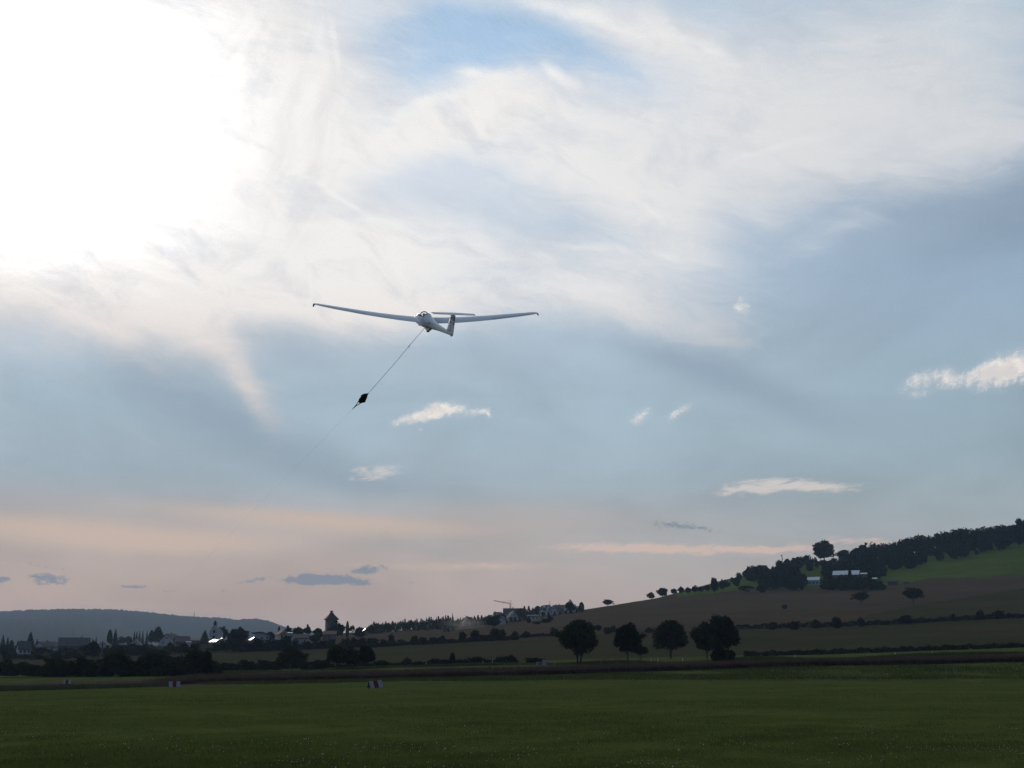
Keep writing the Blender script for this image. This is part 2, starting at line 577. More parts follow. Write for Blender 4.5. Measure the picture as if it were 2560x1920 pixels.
# ------------------------------------------------------------------ ground
# heights are kept as rows of (depth, [(photo x, photo y) where the ground is seen at that depth])
ROWS = [
    (200, [(-1500, 1760), (0, 1729), (300, 1720), (640, 1712), (1000, 1708), (1280, 1706), (2560, 1704), (4000, 1702)]),
    (203, [(-1500, 1759), (0, 1728.5), (300, 1719), (640, 1710.5), (1000, 1704), (1280, 1701), (2560, 1698), (4000, 1696)]),
    (235, [(-1500, 1745), (0, 1722), (370, 1716), (500, 1709), (1000, 1697), (1280, 1690), (2000, 1667), (2560, 1655), (4000, 1625)]),
    (265, [(-1500, 1730), (0, 1709), (480, 1695), (1000, 1684), (1280, 1676), (2000, 1657), (2560, 1645), (4000, 1610)]),
    (300, [(-1500, 1712), (0, 1694), (480, 1688), (660, 1680), (1000, 1667), (1280, 1662), (1500, 1660), (2000, 1648), (2560, 1634), (4000, 1595)]),
    (420, [(-1500, 1700), (0, 1685), (480, 1678), (660, 1676), (1000, 1665), (1350, 1652), (1600, 1645), (2000, 1635), (2560, 1616), (4000, 1570)]),
    (600, [(-1500, 1668), (0, 1650), (480, 1634), (660, 1626), (1000, 1613), (1350, 1592), (1850, 1573), (2150, 1565), (2560, 1545), (4000, 1490)]),
    (800, [(-1500, 1645), (0, 1628), (480, 1616), (840, 1596), (1000, 1590), (1300, 1565), (1640, 1535), (2130, 1513), (2280, 1511), (2560, 1500), (4000, 1400)]),
    (1000, [(-1500, 1630), (0, 1618), (400, 1614), (840, 1586), (1000, 1580), (1130, 1570), (1300, 1550), (1460, 1526), (1640, 1497), (1850, 1478), (2100, 1466), (2560, 1440), (4000, 1330)]),
    (1250, [(-1500, 1625), (0, 1614), (400, 1610), (840, 1583), (1000, 1577), (1130, 1562), (1300, 1541), (1400, 1530), (1460, 1524.5), (1640, 1496), (1800, 1452), (2000, 1405), (2200, 1395), (2560, 1335), (4000, 1150)]),
]
S_GRID = np.linspace(-0.95, 0.95, 400)
ROW_D, ROW_Z = [0.0, 60.0, 120.0], [np.zeros(400), np.zeros(400), np.zeros(400)]
for _d, _pts in ROWS:
    _st = np.array([st(*p) for p in _pts])
    ROW_D.append(float(_d))
    ROW_Z.append(CAM_Z + _d * np.interp(S_GRID, _st[:, 0], _st[:, 1]))
ROW_Z[2] = 0.35 * ROW_Z[3]
ROW_D += [1500.0, 2000.0, 7000.0]
ROW_Z += [np.minimum(ROW_Z[-1] - 6, ROW_Z[-1] * 0.8), np.full(400, 12.0), np.full(400, 20.0)]
ROW_D, ROW_Z = np.array(ROW_D), np.array(ROW_Z)


def ground_z(s, d):
    """height of the ground at sideways slope s and depth d (numpy arrays)"""
    s, d = np.broadcast_arrays(np.asarray(s, float), np.asarray(d, float))
    k = np.clip(np.searchsorted(ROW_D, d, side='right') - 1, 0, len(ROW_D) - 2)
    f = (d - ROW_D[k]) / (ROW_D[k + 1] - ROW_D[k])
    g = (s - S_GRID[0]) / (S_GRID[1] - S_GRID[0])
    i = np.clip(g.astype(int), 0, len(S_GRID) - 2)
    h = np.clip(g - i, 0, 1)
    za = ROW_Z[k, i] * (1 - h) + ROW_Z[k, i + 1] * h
    zb = ROW_Z[k + 1, i] * (1 - h) + ROW_Z[k + 1, i + 1] * h
    return za * (1 - f) + zb * f


def zat(x, y):
    return float(ground_z(x / max(y, 1e-3), y)) if y > 60 else 0.0


def on_ground(px, py, dmin=62.0, dmax=1249.0):
    """the point of the ground seen at a photo pixel"""
    s, t = st(px, py)
    ds = np.concatenate([np.arange(dmin, 320, 1.0), np.arange(320, dmax, 3.0), [dmax]])
    tt = (ground_z(np.full(len(ds), s), ds) - CAM_Z) / ds
    ok = np.nonzero(tt >= t)[0]
    d = float(ds[ok[0]]) if len(ok) else dmax
    return Vector((s * d, d, float(ground_z(s, d))))


def field_mat(name, a, b, scale=0.05, fine=2.0, rows=None, rough=0.95, bump=0.6, dist=0.08, c=None):
    """cropped or grassy ground: two colours in broad patches plus fine stalks"""
    def bld(nb):
        geo = nb.node('ShaderNodeNewGeometry')
        p = geo.outputs['Position']
        n1 = nb.noise(p, scale, 5.0, 0.6)[0]
        n2 = nb.noise(p, fine, 5.0, 0.7)[0]
        m = nb.rng(nb.math('MULTIPLY_ADD', nb.math('SUBTRACT', n2, 0.5), 0.9, n1), 0.34, 0.66)
        col = nb.mix(m, a + (1,), b + (1,))
        if c is not None:
            n3 = nb.noise(nb.mapping(p, (0, 0, 0), 0.15, (60, 14, 14)), 1.0, 4.0, 0.6)[0]
            col = nb.mix(nb.rng(n3, 0.5, 0.68, 0.0, 0.8), col, c + (1,))
        h = n2
        if rows:
            ang, width, amt = rows
            rp = nb.mapping(p, (0, 0, 0), ang, (width, width, width))
            w = nb.node('ShaderNodeTexWave', wave_type='BANDS', bands_direction='Y')
            nb.put(w.inputs[0], rp)
            w.inputs['Scale'].default_value = 0.32
            w.inputs['Distortion'].default_value = 0.6
            w.inputs['Detail'].default_value = 2.0
            w.inputs['Detail Scale'].default_value = 0.4
            col = nb.mix(nb.math('MULTIPLY', w.outputs[1], amt), col, tuple(v * 0.45 for v in a) + (1,))
        return principled(nb, col, rough, 0.0, 0.0, h, bump, dist)
    return material(name, bld)


GRASS = field_mat("runway grass", (0.0637, 0.0802, 0.0195), (0.0997, 0.1095, 0.0306), 0.09, 3.0, bump=0.9, dist=0.1, c=(0.0789, 0.0893, 0.0285))
VERGE = field_mat("verge grass", (0.0652, 0.0780, 0.0195), (0.1007, 0.1093, 0.0328), 0.15, 1.2, bump=0.9, dist=0.3)
GREEN_CROP = field_mat("young green crop", (0.0230, 0.0232, 0.0049), (0.0346, 0.0315, 0.0073), 0.1, 1.2, bump=0.9, dist=0.3)
CROP = field_mat("ripe brown crop", (0.075, 0.048, 0.036), (0.110, 0.075, 0.055), 0.2, 1.5, bump=1.0, dist=0.3)
PASTURE = field_mat("pale pasture", (0.0477, 0.0439, 0.0177), (0.0636, 0.0535, 0.0245), 0.02, 0.4, bump=0.4, dist=0.2, c=(0.0669, 0.0455, 0.0258))
STUBBLE = field_mat("brown stubble", (0.0875, 0.0567, 0.0343), (0.1140, 0.0767, 0.0471), 0.015, 0.5, rows=(0.25, 9.0, 0.45), bump=0.4, dist=0.2, c=(0.0949, 0.0733, 0.0388))
MEADOW = field_mat("hill meadow", (0.0680, 0.0965, 0.0155), (0.0963, 0.1168, 0.0217), 0.02, 0.4, bump=0.5, dist=0.3, c=(0.0793, 0.0864, 0.0217))
VILLAGE_GROUND = field_mat("garden ground", (0.0295, 0.0242, 0.0127), (0.0398, 0.0315, 0.0165), 0.02, 0.4, bump=0.4, dist=0.2)
ASPHALT = field_mat("road asphalt", (0.0225, 0.0231, 0.0240), (0.0300, 0.0300, 0.0300), 0.3, 4.0, rough=0.95, bump=0.2, dist=0.02)
FAR_LAND = field_mat("far land", (0.0300, 0.0360, 0.0168), (0.0510, 0.0480, 0.0270), 0.004, 0.05, bump=0.3, dist=0.5)


def build_ground():
    S = np.concatenate([np.linspace(-0.95, -0.42, 30)[:-1], np.linspace(-0.42, 0.42, 420), np.linspace(0.42, 0.95, 30)[1:]])
    D = np.unique(np.concatenate([np.linspace(60, 200, 50), np.linspace(200, 203, 3), np.linspace(203, 310, 60),
                                  np.linspace(310, 620, 60), np.linspace(620, 1260, 70), np.linspace(1260, 2000, 20),
                                  np.geomspace(2000, 7000, 14), [296.0, 301.0]]))
    SS, DD = np.meshgrid(S, D)
    Z = ground_z(SS, DD)
    X, Y = SS * DD, DD
    bump = (np.sin(X * 0.21 + 1.3 * np.sin(Y * 0.05)) * np.sin(Y * 0.13 + 0.6 * np.sin(X * 0.07))) * 0.05
    amp = np.where(DD < 203, np.clip((DD - 60) / 40, 0, 1) * 0.35, np.clip(DD / 260.0, 0, 3.5))
    Z = Z + bump * amp
    V = np.stack([X, Y, Z], -1).reshape(-1, 3)
    ns = len(S)
    sc_ = (S[:-1] + S[1:]) / 2
    dc = (D[:-1] + D[1:]) / 2
    SC, DC = np.meshgrid(sc_, dc)
    px = 1280 + SC * F * 1.0257
    wob = 14 * np.sin(px * 0.011) + 9 * np.sin(px * 0.027 + 1)
    K = np.full(SC.shape, 9)
    K[DC < 7000] = 9
    hi = (DC < 1260)
    K[hi] = 4                                                     # stubble
    K[hi & (DC > 1000 + wob) & (px > 1690)] = 5                   # hill meadow
    K[hi & (DC > 1030 - 0.05 * (px - 1500)) & (px > 1480) & (px < 1700)] = 4
    K[hi & (DC > 640 + 60 * np.clip((px - 2560) / -420, 0, 1) ** 0.5 * 3) & (DC < 860) & (px > 2140)] = 5 if False else 4
    K[hi & (DC > 600) & (DC < 790 + 0.35 * (px - 2300)) & (px > 2080 + (DC - 600) * 1.2)] = 3
    K[(DC < 600)] = 3                                             # pasture
    K[(DC > 590) & (DC < 1260) & (px < 760)] = 6                  # garden ground round the village
    K[(DC < 420)] = 1
    K[(DC < 301)] = 7                                             # road
    K[(DC < 296)] = 1                                             # verge
    K[(DC < 265)] = 2                                             # crop
    K[(DC < 235) & (px > 470 + (235 - DC) * 4)] = 1
    K[(DC < 240) & (px < 420)] = 8                                # low green crop on the left
    K[(DC < 200)] = 0
    K[(DC < 235) & (px < 470 + (235 - DC) * 4) & (px > 380) & (DC > 203)] = 2
    idx = (np.arange(len(D) - 1)[:, None] * ns + np.arange(ns - 1)[None, :])
    quads = np.stack([idx, idx + 1, idx + 1 + ns, idx + ns], -1)
    names = {0: ('runway_grass', GRASS), 1: ('verge', VERGE), 2: ('crop_field', CROP), 3: ('pasture', PASTURE),
             4: ('stubble_field', STUBBLE), 5: ('hill_meadow', MEADOW), 6: ('village_ground', VILLAGE_GROUND),
             7: ('road', ASPHALT), 8: ('green_field', GREEN_CROP), 9: ('far_land', FAR_LAND)}
    for k, (nm, mt) in names.items():
        q = quads[K == k]
        if not len(q):
            continue
        used = np.unique(q)
        remap = np.zeros(len(V), dtype=np.int64)
        remap[used] = np.arange(len(used))
        o = link_mesh(nm, np_mesh(nm, V[used], remap[q], mt, True))
        tag(o, kind='structure')
    # the grass under and behind the camera
    m = MB().add([(-700, -500, 0), (700, -500, 0), (700, 60, 0), (-700, 60, 0)], [(0, 1, 2, 3)])
    tag(m.obj('airfield_grass', GRASS), kind='structure')
    g = MB().add([(-8000, -2200, -9), (8000, -2200, -9), (8000, 7200, -9), (-8000, 7200, -9)], [(0, 1, 2, 3)])
    tag(g.obj('ground', FAR_LAND), kind='structure')


build_ground()


# ------------------------------------------------------------------ far wooded hill
def hill_mat(nb):
    geo = nb.node('ShaderNodeNewGeometry')
    p = geo.outputs['Position']
    n = nb.noise(p, 0.012, 6.0, 0.65)[0]
    n2 = nb.noise(p, 0.0025, 3.0, 0.5)[0]
    col = nb.mix(n, (0.022, 0.028, 0.028, 1), (0.032, 0.040, 0.036, 1))
    col = nb.mix(nb.rng(n2, 0.5, 0.62, 0, 0.5), col, (0.026, 0.030, 0.030, 1))
    return principled(nb, col, 0.95, 0.1, 0, n, 0.6, 8.0)


HILL = material("wooded hill", hill_mat)


def build_hill(name, depth, line, back, rough):
    pts = np.array([st(x, y) for x, y in line])
    S = np.linspace(pts[0, 0], pts[-1, 0], 520)
    top = CAM_Z + depth * np.interp(S, pts[:, 0], pts[:, 1])
    r = np.zeros(520)
    for f, a in ((0.9, 0.6), (2.3, 0.5), (5.1, 0.35), (11.0, 0.25)):
        r += a * np.sin(np.arange(520) * f + rng.uniform(0, 6))
    top = top + r * rough
    rows = []
    for u in np.linspace(0, 1, 14):
        d = depth - (1 - u) * back
        z = -8 + (top + 8) * (1 - (1 - u) ** 2.2) + (rng.normal(0, 1.4, 520) if u < 1 else 0)
        rows.append(np.stack([S * d, np.full(520, d), z], -1))
    for u in (0.3, 1.0):
        d = depth + u * back
        rows.append(np.stack([S * d, np.full(520, d), (top + 8) * (1 - u) ** 1.2 - 8], -1))
    V = np.concatenate(rows)
    n = 520
    idx = (np.arange(len(rows) - 1)[:, None] * n + np.arange(n - 1)[None, :])
    q = np.stack([idx, idx + 1, idx + 1 + n, idx + n], -1).reshape(-1, 4)
    tag(link_mesh(name, np_mesh(name, V, q, HILL, True)), kind='structure')


build_hill('far_hill', 5200, [(-1500, 1600), (-700, 1560), (-300, 1540), (0, 1533), (100, 1528.5), (190, 1527), (290, 1528.5), (350, 1533),
                              (420, 1540), (470, 1545), (520, 1547), (566, 1550), (580, 1553), (635, 1551), (660, 1553),
                              (690, 1562), (710, 1570), (760, 1576), (820, 1588), (900, 1610), (1000, 1640)], 1500, 1.0)
build_hill('near_hill', 3900, [(-1500, 1590), (-500, 1565), (0, 1551), (60, 1550), (130, 1552), (200, 1559), (300, 1572), (420, 1590), (560, 1606), (800, 1640)], 900, 0.8)

# ------------------------------------------------------------------ grass and crops
def sines(x, y, f, seed):
    r = np.random.default_rng(seed)
    v = np.zeros_like(x)
    for k in range(6):
        a = r.uniform(0, 6.28)
        ff = f * r.uniform(0.6, 1.9)
        v = v + np.sin((x * np.cos(a) + y * np.sin(a)) * ff + r.uniform(0, 6.28))
    return v / 3.5


def leaf_like(name, sat):
    def b(nb):
        geo = nb.node('ShaderNodeNewGeometry')
        n = nb.noise(geo.outputs['Position'], 0.35, 4.0, 0.65)[0]
        col = nb.mix(nb.rng(n, 0.35, 0.65), sat[0] + (1,), sat[1] + (1,))
        n2 = nb.noise(geo.outputs['Position'], 9.0, 2.0, 0.5)[0]
        col = nb.mix(nb.rng(n2, 0.55, 0.7, 0, 0.7), col, sat[2] + (1,))
        d = nb.node('ShaderNodeBsdfDiffuse')
        nb.put(d.inputs[0], col)
        tr = nb.node('ShaderNodeBsdfTranslucent')
        nb.put(tr.inputs[0], col)
        mx = nb.node('ShaderNodeMixShader')
        mx.inputs[0].default_value = 0.35
        nb.t.links.new(d.outputs[0], mx.inputs[1])
        nb.t.links.new(tr.outputs[0], mx.inputs[2])
        gl = nb.node('ShaderNodeBsdfGlossy')
        gl.inputs['Roughness'].default_value = 0.45
        gl.inputs[0].default_value = (0.8, 0.8, 0.8, 1)
        m2 = nb.node('ShaderNodeMixShader')
        m2.inputs[0].default_value = 0.012
        nb.t.links.new(mx.outputs[0], m2.inputs[1])
        nb.t.links.new(gl.outputs[0], m2.inputs[2])
        return m2.outputs[0]
    return material(name, b)


BLADE = leaf_like("grass blades", ((0.058, 0.082, 0.016), (0.105, 0.130, 0.031), (0.175, 0.175, 0.072)))
TALL = leaf_like("tall verge grass", ((0.044, 0.062, 0.011), (0.072, 0.090, 0.020), (0.095, 0.095, 0.040)))
STALK = leaf_like("crop stalks", ((0.060, 0.037, 0.030), (0.092, 0.060, 0.046), (0.125, 0.090, 0.066)))
GREENSTALK = leaf_like("green crop leaves", ((0.035, 0.050, 0.018), (0.060, 0.075, 0.030), (0.08, 0.085, 0.04)))


def blades(name, mat, s, d, h, w, lean=0.5):
    n = len(s)
    z = ground_z(s, d)
    z = np.where(d < 60, 0.0, z)
    x = s * d
    base = np.stack([x, d, z - 0.02], -1)
    az = rng.uniform(0, 6.283, n)
    side = np.stack([np.cos(az), np.sin(az), np.zeros(n)], -1) * (w * 0.5)[:, None]
    la = rng.uniform(0, 6.283, n)
    ln = rng.uniform(0.1, 1.0, n) * lean * h
    tip = base + np.stack([np.cos(la) * ln, np.sin(la) * ln, h], -1)
    V = np.stack([base - side, base + side, tip], 1).reshape(-1, 3)
    Fi = np.arange(3 * n).reshape(n, 3)
    o = link_mesh(name, np_mesh(name, V, Fi, mat))
    return tag(o, kind='stuff')


def grow_grass():
    n = 420000
    u = rng.uniform(0, 1, n)
    y = 245.0 * (1 - u) + 26.0 * u                    # even over the slope of the view, so ever sparser with distance
    d = CAM_Z * F / y
    s = rng.uniform(-0.47, 0.47, n)
    x = s * d
    cl = 0.8 * sines(x, d, 0.35, 3) + 0.7 * sines(x, d, 1.3, 4) + 0.6 * sines(x, d * 0.5, 0.15, 5)
    h = (0.058 + 0.045 * np.clip(cl + 0.4, -0.8, 2.0)) * rng.uniform(0.6, 1.3, n)
    h = np.clip(h, 0.02, 0.2)
    w = np.maximum(0.007, 0.00028 * d) * rng.uniform(0.7, 1.4, n)
    o = blades('grass', BLADE, s, d, h, w, 0.7)
    # white specks in patches: clover heads, and dew glints put into the colour
    n = 26000
    y = rng.uniform(70, 245, n)
    d = CAM_Z * F / y
    s = rng.uniform(-0.47, 0.47, n)
    x = s * d
    cl = sines(x, d, 0.45, 11) + sines(x, d, 1.5, 12)
    keep = rng.uniform(0, 1, n) < np.clip(0.03 + 0.26 * cl, 0.01, 0.5) * np.clip((y - 80) / 150, 0.1, 1)
    x, d = x[keep], d[keep]
    n = len(x)
    r = rng.uniform(0.003, 0.010, n) * np.where(rng.uniform(0, 1, n) < 0.10, 1.7, 1.0)
    z = rng.uniform(0.07, 0.14, n)
    c = np.stack([x, d, z], -1)
    oct_ = np.array([[1, 0, 0], [0, 1, 0], [-1, 0, 0], [0, -1, 0], [0, 0, 1], [0, 0, -1]], float)
    V = (c[:, None, :] + oct_[None] * r[:, None, None]).reshape(-1, 3)
    fo = np.array([[0, 1, 4], [1, 2, 4], [2, 3, 4], [3, 0, 4], [1, 0, 5], [2, 1, 5], [3, 2, 5], [0, 3, 5]])
    Fi = (np.arange(n)[:, None, None] * 6 + fo[None]).reshape(-1, 3)
    tag(link_mesh('clover_and_glints', np_mesh('clover_and_glints', V, Fi, plain("clover and glint white", (0.75, 0.76, 0.70), 0.8, 0.1))), kind='stuff')
    # uncut verge on the bank beyond the runway
    n = 70000
    s = rng.uniform(-0.5, 0.5, n)
    d = rng.uniform(203, 236, n)
    px = 1280 + s * F * 1.0257
    k = px > 470 + (235 - d) * 4
    s, d = s[k], d[k]
    cl = sines(s * d, d, 0.3, 21)
    h = np.clip(0.30 + 0.20 * cl, 0.1, 0.8) * rng.uniform(0.6, 1.2, len(s))
    h = h + 0.35 * np.exp(-((d - 204.5) / 1.6) ** 2) * rng.uniform(0.3, 1, len(s))
    blades('verge_grass', TALL, s, d, h, 0.10 * rng.uniform(0.6, 1.4, len(s)), 0.5)
    # ripe crop standing as a dark wall behind the verge
    n = 90000
    s = rng.uniform(-0.5, 0.5, n)
    d = 235.5 + 30 * rng.uniform(0, 1, n) ** 2.2
    px = 1280 + s * F * 1.0257
    k = px > 372 + 20 * np.sin(d)
    s, d, px = s[k], d[k], px[k]
    h = (1.15 + 0.12 * sines(s * d, d, 0.25, 31)) * np.clip((px - 340) / 160, 0.25, 1) * rng.uniform(0.8, 1.08, len(s))
    blades('crop_stalks', STALK, s, d, h, 0.14 * rng.uniform(0.6, 1.4, len(s)), 0.16)
    n = 26000
    s = rng.uniform(-0.5, -0.24, n)
    d = rng.uniform(203, 241, n)
    px = 1280 + s * F * 1.0257
    k = (px < 430 - 2.0 * (d - 203)) & (px > -300)
    s, d = s[k], d[k]
    blades('green_crop_leaves', GREENSTALK, s, d, rng.uniform(0.35, 0.7, len(s)), 0.13 * rng.uniform(0.6, 1.4, len(s)), 0.4)
    # rank growth along the far side of the road
    n = 40000
    s = rng.uniform(-0.22, 0.5, n)
    d = 303 + 10 * rng.uniform(0, 1, n) ** 1.5
    cl = sines(s * d, d, 0.12, 41)
    h = np.clip(0.45 + 0.5 * cl, 0.08, 1.5) * rng.uniform(0.6, 1.2, n)
    blades('roadside_growth', TALL, s, d, h, 0.16 * rng.uniform(0.6, 1.4, n), 0.4)


grow_grass()


# ------------------------------------------------------------------ trees
def foliage(name, c1, c2):
    def b(nb):
        oi = nb.node('ShaderNodeObjectInfo')
        geo = nb.node('ShaderNodeNewGeometry')
        n = nb.noise(geo.outputs['Position'], 0.45, 4.0, 0.6)[0]
        f = nb.math('MULTIPLY_ADD', nb.math('SUBTRACT', oi.outputs['Random'], 0.5), 0.5, n)
        col = nb.mix(nb.rng(f, 0.3, 0.7), c1 + (1,), c2 + (1,))
        d = nb.node('ShaderNodeBsdfDiffuse')
        nb.put(d.inputs[0], col)
        tr = nb.node('ShaderNodeBsdfTranslucent')
        nb.put(tr.inputs[0], col)
        mx = nb.node('ShaderNodeMixShader')
        mx.inputs[0].default_value = 0.2
        nb.t.links.new(d.outputs[0], mx.inputs[1])
        nb.t.links.new(tr.outputs[0], mx.inputs[2])
        return mx.outputs[0]
    return material(name, b)


LEAF_DARK = foliage("dark leaves", (0.014, 0.019, 0.009), (0.036, 0.044, 0.017))
LEAF_GREEN = foliage("green leaves", (0.022, 0.030, 0.011), (0.040, 0.050, 0.019))
NEEDLE = foliage("needles", (0.013, 0.019, 0.013), (0.022, 0.031, 0.018))
BARK = plain("bark", (0.055, 0.045, 0.036), 0.95, 0.1, 0, 0.4, 1.5)


def quads_at(P, size, up=0.3):
    n = len(P)
    a = rng.normal(0, 1, (n, 3))
    a /= np.linalg.norm(a, axis=1)[:, None]
    b = np.cross(a, rng.normal(0, 1, (n, 3)))
    b /= np.linalg.norm(b, axis=1)[:, None]
    sz = size * rng.uniform(0.6, 1.4, n)
    a = a * sz[:, None]
    b = b * (sz * rng.uniform(0.5, 0.9, n))[:, None]
    V = np.stack([P - a, P - b * 0.9, P + a, P + b], 1).reshape(-1, 3)
    return V, np.arange(4 * n).reshape(n, 4)


def crown_points(kind, n, seed):
    """leaf positions in a crown that is 1 high and 1 wide, base at 0"""
    global rng
    r = np.random.default_rng(seed)
    if kind in ('round', 'oval', 'bush', 'open'):
        m = {'round': 30, 'oval': 26, 'bush': 20, 'open': 12}[kind]
        C, R = [], []
        for k in range(m):
            RR = r.choice([0.08, 0.11, 0.15, 0.20]) * (1.0 if kind == 'open' else r.uniform(0.85, 1.1))
            u = r.normal(0, 1, 3)
            u /= np.linalg.norm(u)
            f = r.uniform(0.25, 1.0) ** 0.5 * (0.5 - RR)
            x, y, z = u * f
            if kind == 'bush':
                z = 0.30 + (abs(z) * (0.70 - RR) / (0.5 - RR) if z > 0 else z * 0.5)
            else:
                z = 0.5 + z
                s_ = 1.16 - 0.70 * max(0.0, z - 0.22) if kind == 'oval' else 1.12 - 0.34 * max(0.0, z - 0.2)
                a_ = math.atan2(y, x)
                s_ *= 1 + 0.16 * math.sin(2 * a_ + seed) + 0.14 * math.sin(3 * a_ + seed * 1.7 + 4 * z)
                x, y = x * s_, y * s_
                z = 0.5 + (z - 0.5) * (1 + 0.10 * math.sin(3 * a_ + seed * 0.9))
            C.append((x, y, z))
            R.append(RR)
        C, R = np.array(C), np.array(R)
        pick = r.choice(m, n, p=R ** 2 / (R ** 2).sum())
        v = r.normal(0, 1, (n, 3))
        v /= np.linalg.norm(v, axis=1)[:, None]
        P = C[pick] + v * (R[pick] * (r.uniform(0.25, 1.0, n) ** 0.45))[:, None]
        P = P + r.normal(0, 0.018, (n, 3))
        if kind != 'open':
            k = int(n * 0.36)                        # leaves that fill the heart of the crown
            v = r.normal(0, 1, (k, 3))
            v /= np.linalg.norm(v, axis=1)[:, None]
            P[:k] = np.array([0, 0, 0.5 if kind != 'bush' else 0.36]) + v * np.array([0.34, 0.34, 0.38]) * (r.uniform(0, 1, k) ** 0.4)[:, None]
        P = P[P[:, 2] > (-0.01 if kind == 'bush' else -0.06)]
        return P
    if kind == 'conifer':
        z = 1 - r.uniform(0, 1, n) ** 0.62
        z = np.clip(z, 0, 1)
        lay = 0.78 + 0.22 * np.cos(z * 60)
        rad = (0.5 * (1 - z) ** 0.9 + 0.015) * lay * r.uniform(0.3, 1.0, n) ** 0.5
        th = r.uniform(0, 6.283, n)
        rad = rad * (1 + 0.22 * np.sin(th * 5 + z * 20))
        return np.stack([np.cos(th) * rad, np.sin(th) * rad, z - 0.04 * rad], -1)
    z = r.uniform(0, 1, n)                            # columnar
    rad = 0.5 * np.sin(np.pi * np.clip(0.12 + 0.86 * z, 0, 1)) ** 0.55 * r.uniform(0.3, 1.0, n) ** 0.5
    th = r.uniform(0, 6.283, n)
    return np.stack([np.cos(th) * rad, np.sin(th) * rad, z], -1)


CROWNS = {}


def crown_mesh(kind, fine, variant, mat):
    key = (kind, fine, variant, mat.name)
    if key not in CROWNS:
        n = {2: 9000, 1: 2400, 0: 1000}[fine]
        size = {2: 0.026, 1: 0.048, 0: 0.072}[fine]
        if kind == 'conifer':
            n, size = int(n * 0.8), size * 0.75
        V, Q = quads_at(crown_points(kind, n, 100 + variant * 7 + len(kind)), size)
        CROWNS[key] = np_mesh('crown', V, Q, mat)
    return CROWNS[key]


TRUNKS = {}


def trunk_mesh(kind, variant):
    """trunk with limbs of a tree that is 1 high"""
    key = (kind, variant)
    if key in TRUNKS:
        return TRUNKS[key]
    r = random.Random(500 + variant)
    m = MB()
    if kind == 'stems':
        for k in range(4):
            a = k * 1.57 + r.uniform(-0.4, 0.4)
            m.tube([(0.02 * math.cos(a), 0.02 * math.sin(a), -0.03), (0.10 * math.cos(a), 0.10 * math.sin(a), 0.3),
                    (0.22 * math.cos(a), 0.22 * math.sin(a), 0.62)], [0.022, 0.016, 0.006], 5)
    elif kind == 'twin':
        for sx in (-1, 1):
            m.tube([(0.030 * sx - 0.01 * sx, 0, -0.02), (0.045 * sx, 0, 0.16), (0.07 * sx, 0.01, 0.36), (0.12 * sx, 0, 0.62), (0.14 * sx, 0, 0.86)],
                   [0.024, 0.019, 0.016, 0.010, 0.003], 7)
            for k in range(5):
                a = r.uniform(0, 6.28)
                z0 = 0.26 + 0.08 * k
                m.tube([(0.06 * sx, 0, z0), (0.06 * sx + 0.15 * math.cos(a), 0.15 * math.sin(a), z0 + 0.12),
                        (0.06 * sx + 0.28 * math.cos(a), 0.28 * math.sin(a), z0 + 0.22)], [0.011, 0.007, 0.002], 5)
    else:
        lean = r.uniform(-0.03, 0.03)
        m.tube([(0, 0, -0.03), (0.004, 0, 0.05), (lean * 0.4, 0, 0.2), (lean, 0.01, 0.45), (lean * 1.5, 0, 0.7), (lean * 1.6, 0, 0.95)],
               [0.040, 0.028, 0.024, 0.018, 0.010, 0.003], 8)
        if kind != 'pole':
            for k in range(9):
                a = k * 2.4 + r.uniform(-0.4, 0.4)
                z0 = 0.22 + 0.055 * k
                ln = 0.36 * (1.05 - z0 * 0.7)
                m.tube([(lean * z0, 0, z0), (lean * z0 + ln * 0.5 * math.cos(a), ln * 0.5 * math.sin(a), z0 + 0.10),
                        (lean * z0 + ln * math.cos(a), ln * math.sin(a), z0 + 0.19)], [0.013, 0.008, 0.002], 5)
    TRUNKS[key] = m.mesh('trunk', BARK, True)
    return TRUNKS[key]


def put_tree(name, p, h, w, kind, label, cat='tree', group=None, fine=1, clear=None, mat=None, variant=None, trunk='limbs'):
    """a tree or bush h high and w wide standing at p; the trunk stays clear of leaves up to the share `clear`"""
    if variant is None:
        variant = random.randrange(4)
    if mat is None:
        mat = NEEDLE if kind == 'conifer' else LEAF_DARK
    root = empty(name, (p[0], p[1], p[2] - 0.05), random.uniform(0, 6.28) if trunk != 'twin' else 0.0)
    tag(root, label, cat, group)
    if clear is None:
        clear = {'bush': 0.0, 'conifer': 0.05, 'columnar': 0.04}.get(kind, 0.14)
    tk = {'bush': 'stems', 'conifer': 'pole', 'columnar': 'pole'}.get(kind, trunk)
    t = link_mesh('stem' if kind == 'bush' else 'trunk', trunk_mesh(tk, variant), root)
    t.scale = (max(w, 0.5 * h), max(w, 0.5 * h), h)
    if kind in ('conifer', 'columnar'):
        t.scale = (h * 0.5, h * 0.5, h)
    c = link_mesh('foliage' if kind == 'bush' else 'crown', crown_mesh(kind, fine, variant, mat), root)
    c.location = (0, 0, clear * h)
    c.scale = (w * 1.14, w * 1.14, h * (1 - clear) * 1.02)
    return root


ORD = ['first', 'second', 'third', 'fourth', 'fifth', 'sixth', 'seventh', 'eighth', 'ninth', 'tenth', 'eleventh', 'twelfth', 'thirteenth',
       'fourteenth', 'fifteenth', 'sixteenth', 'seventeenth', 'eighteenth', 'nineteenth', 'twentieth', 'twenty-first', 'twenty-second', 'twenty-third', 'twenty-fourth']


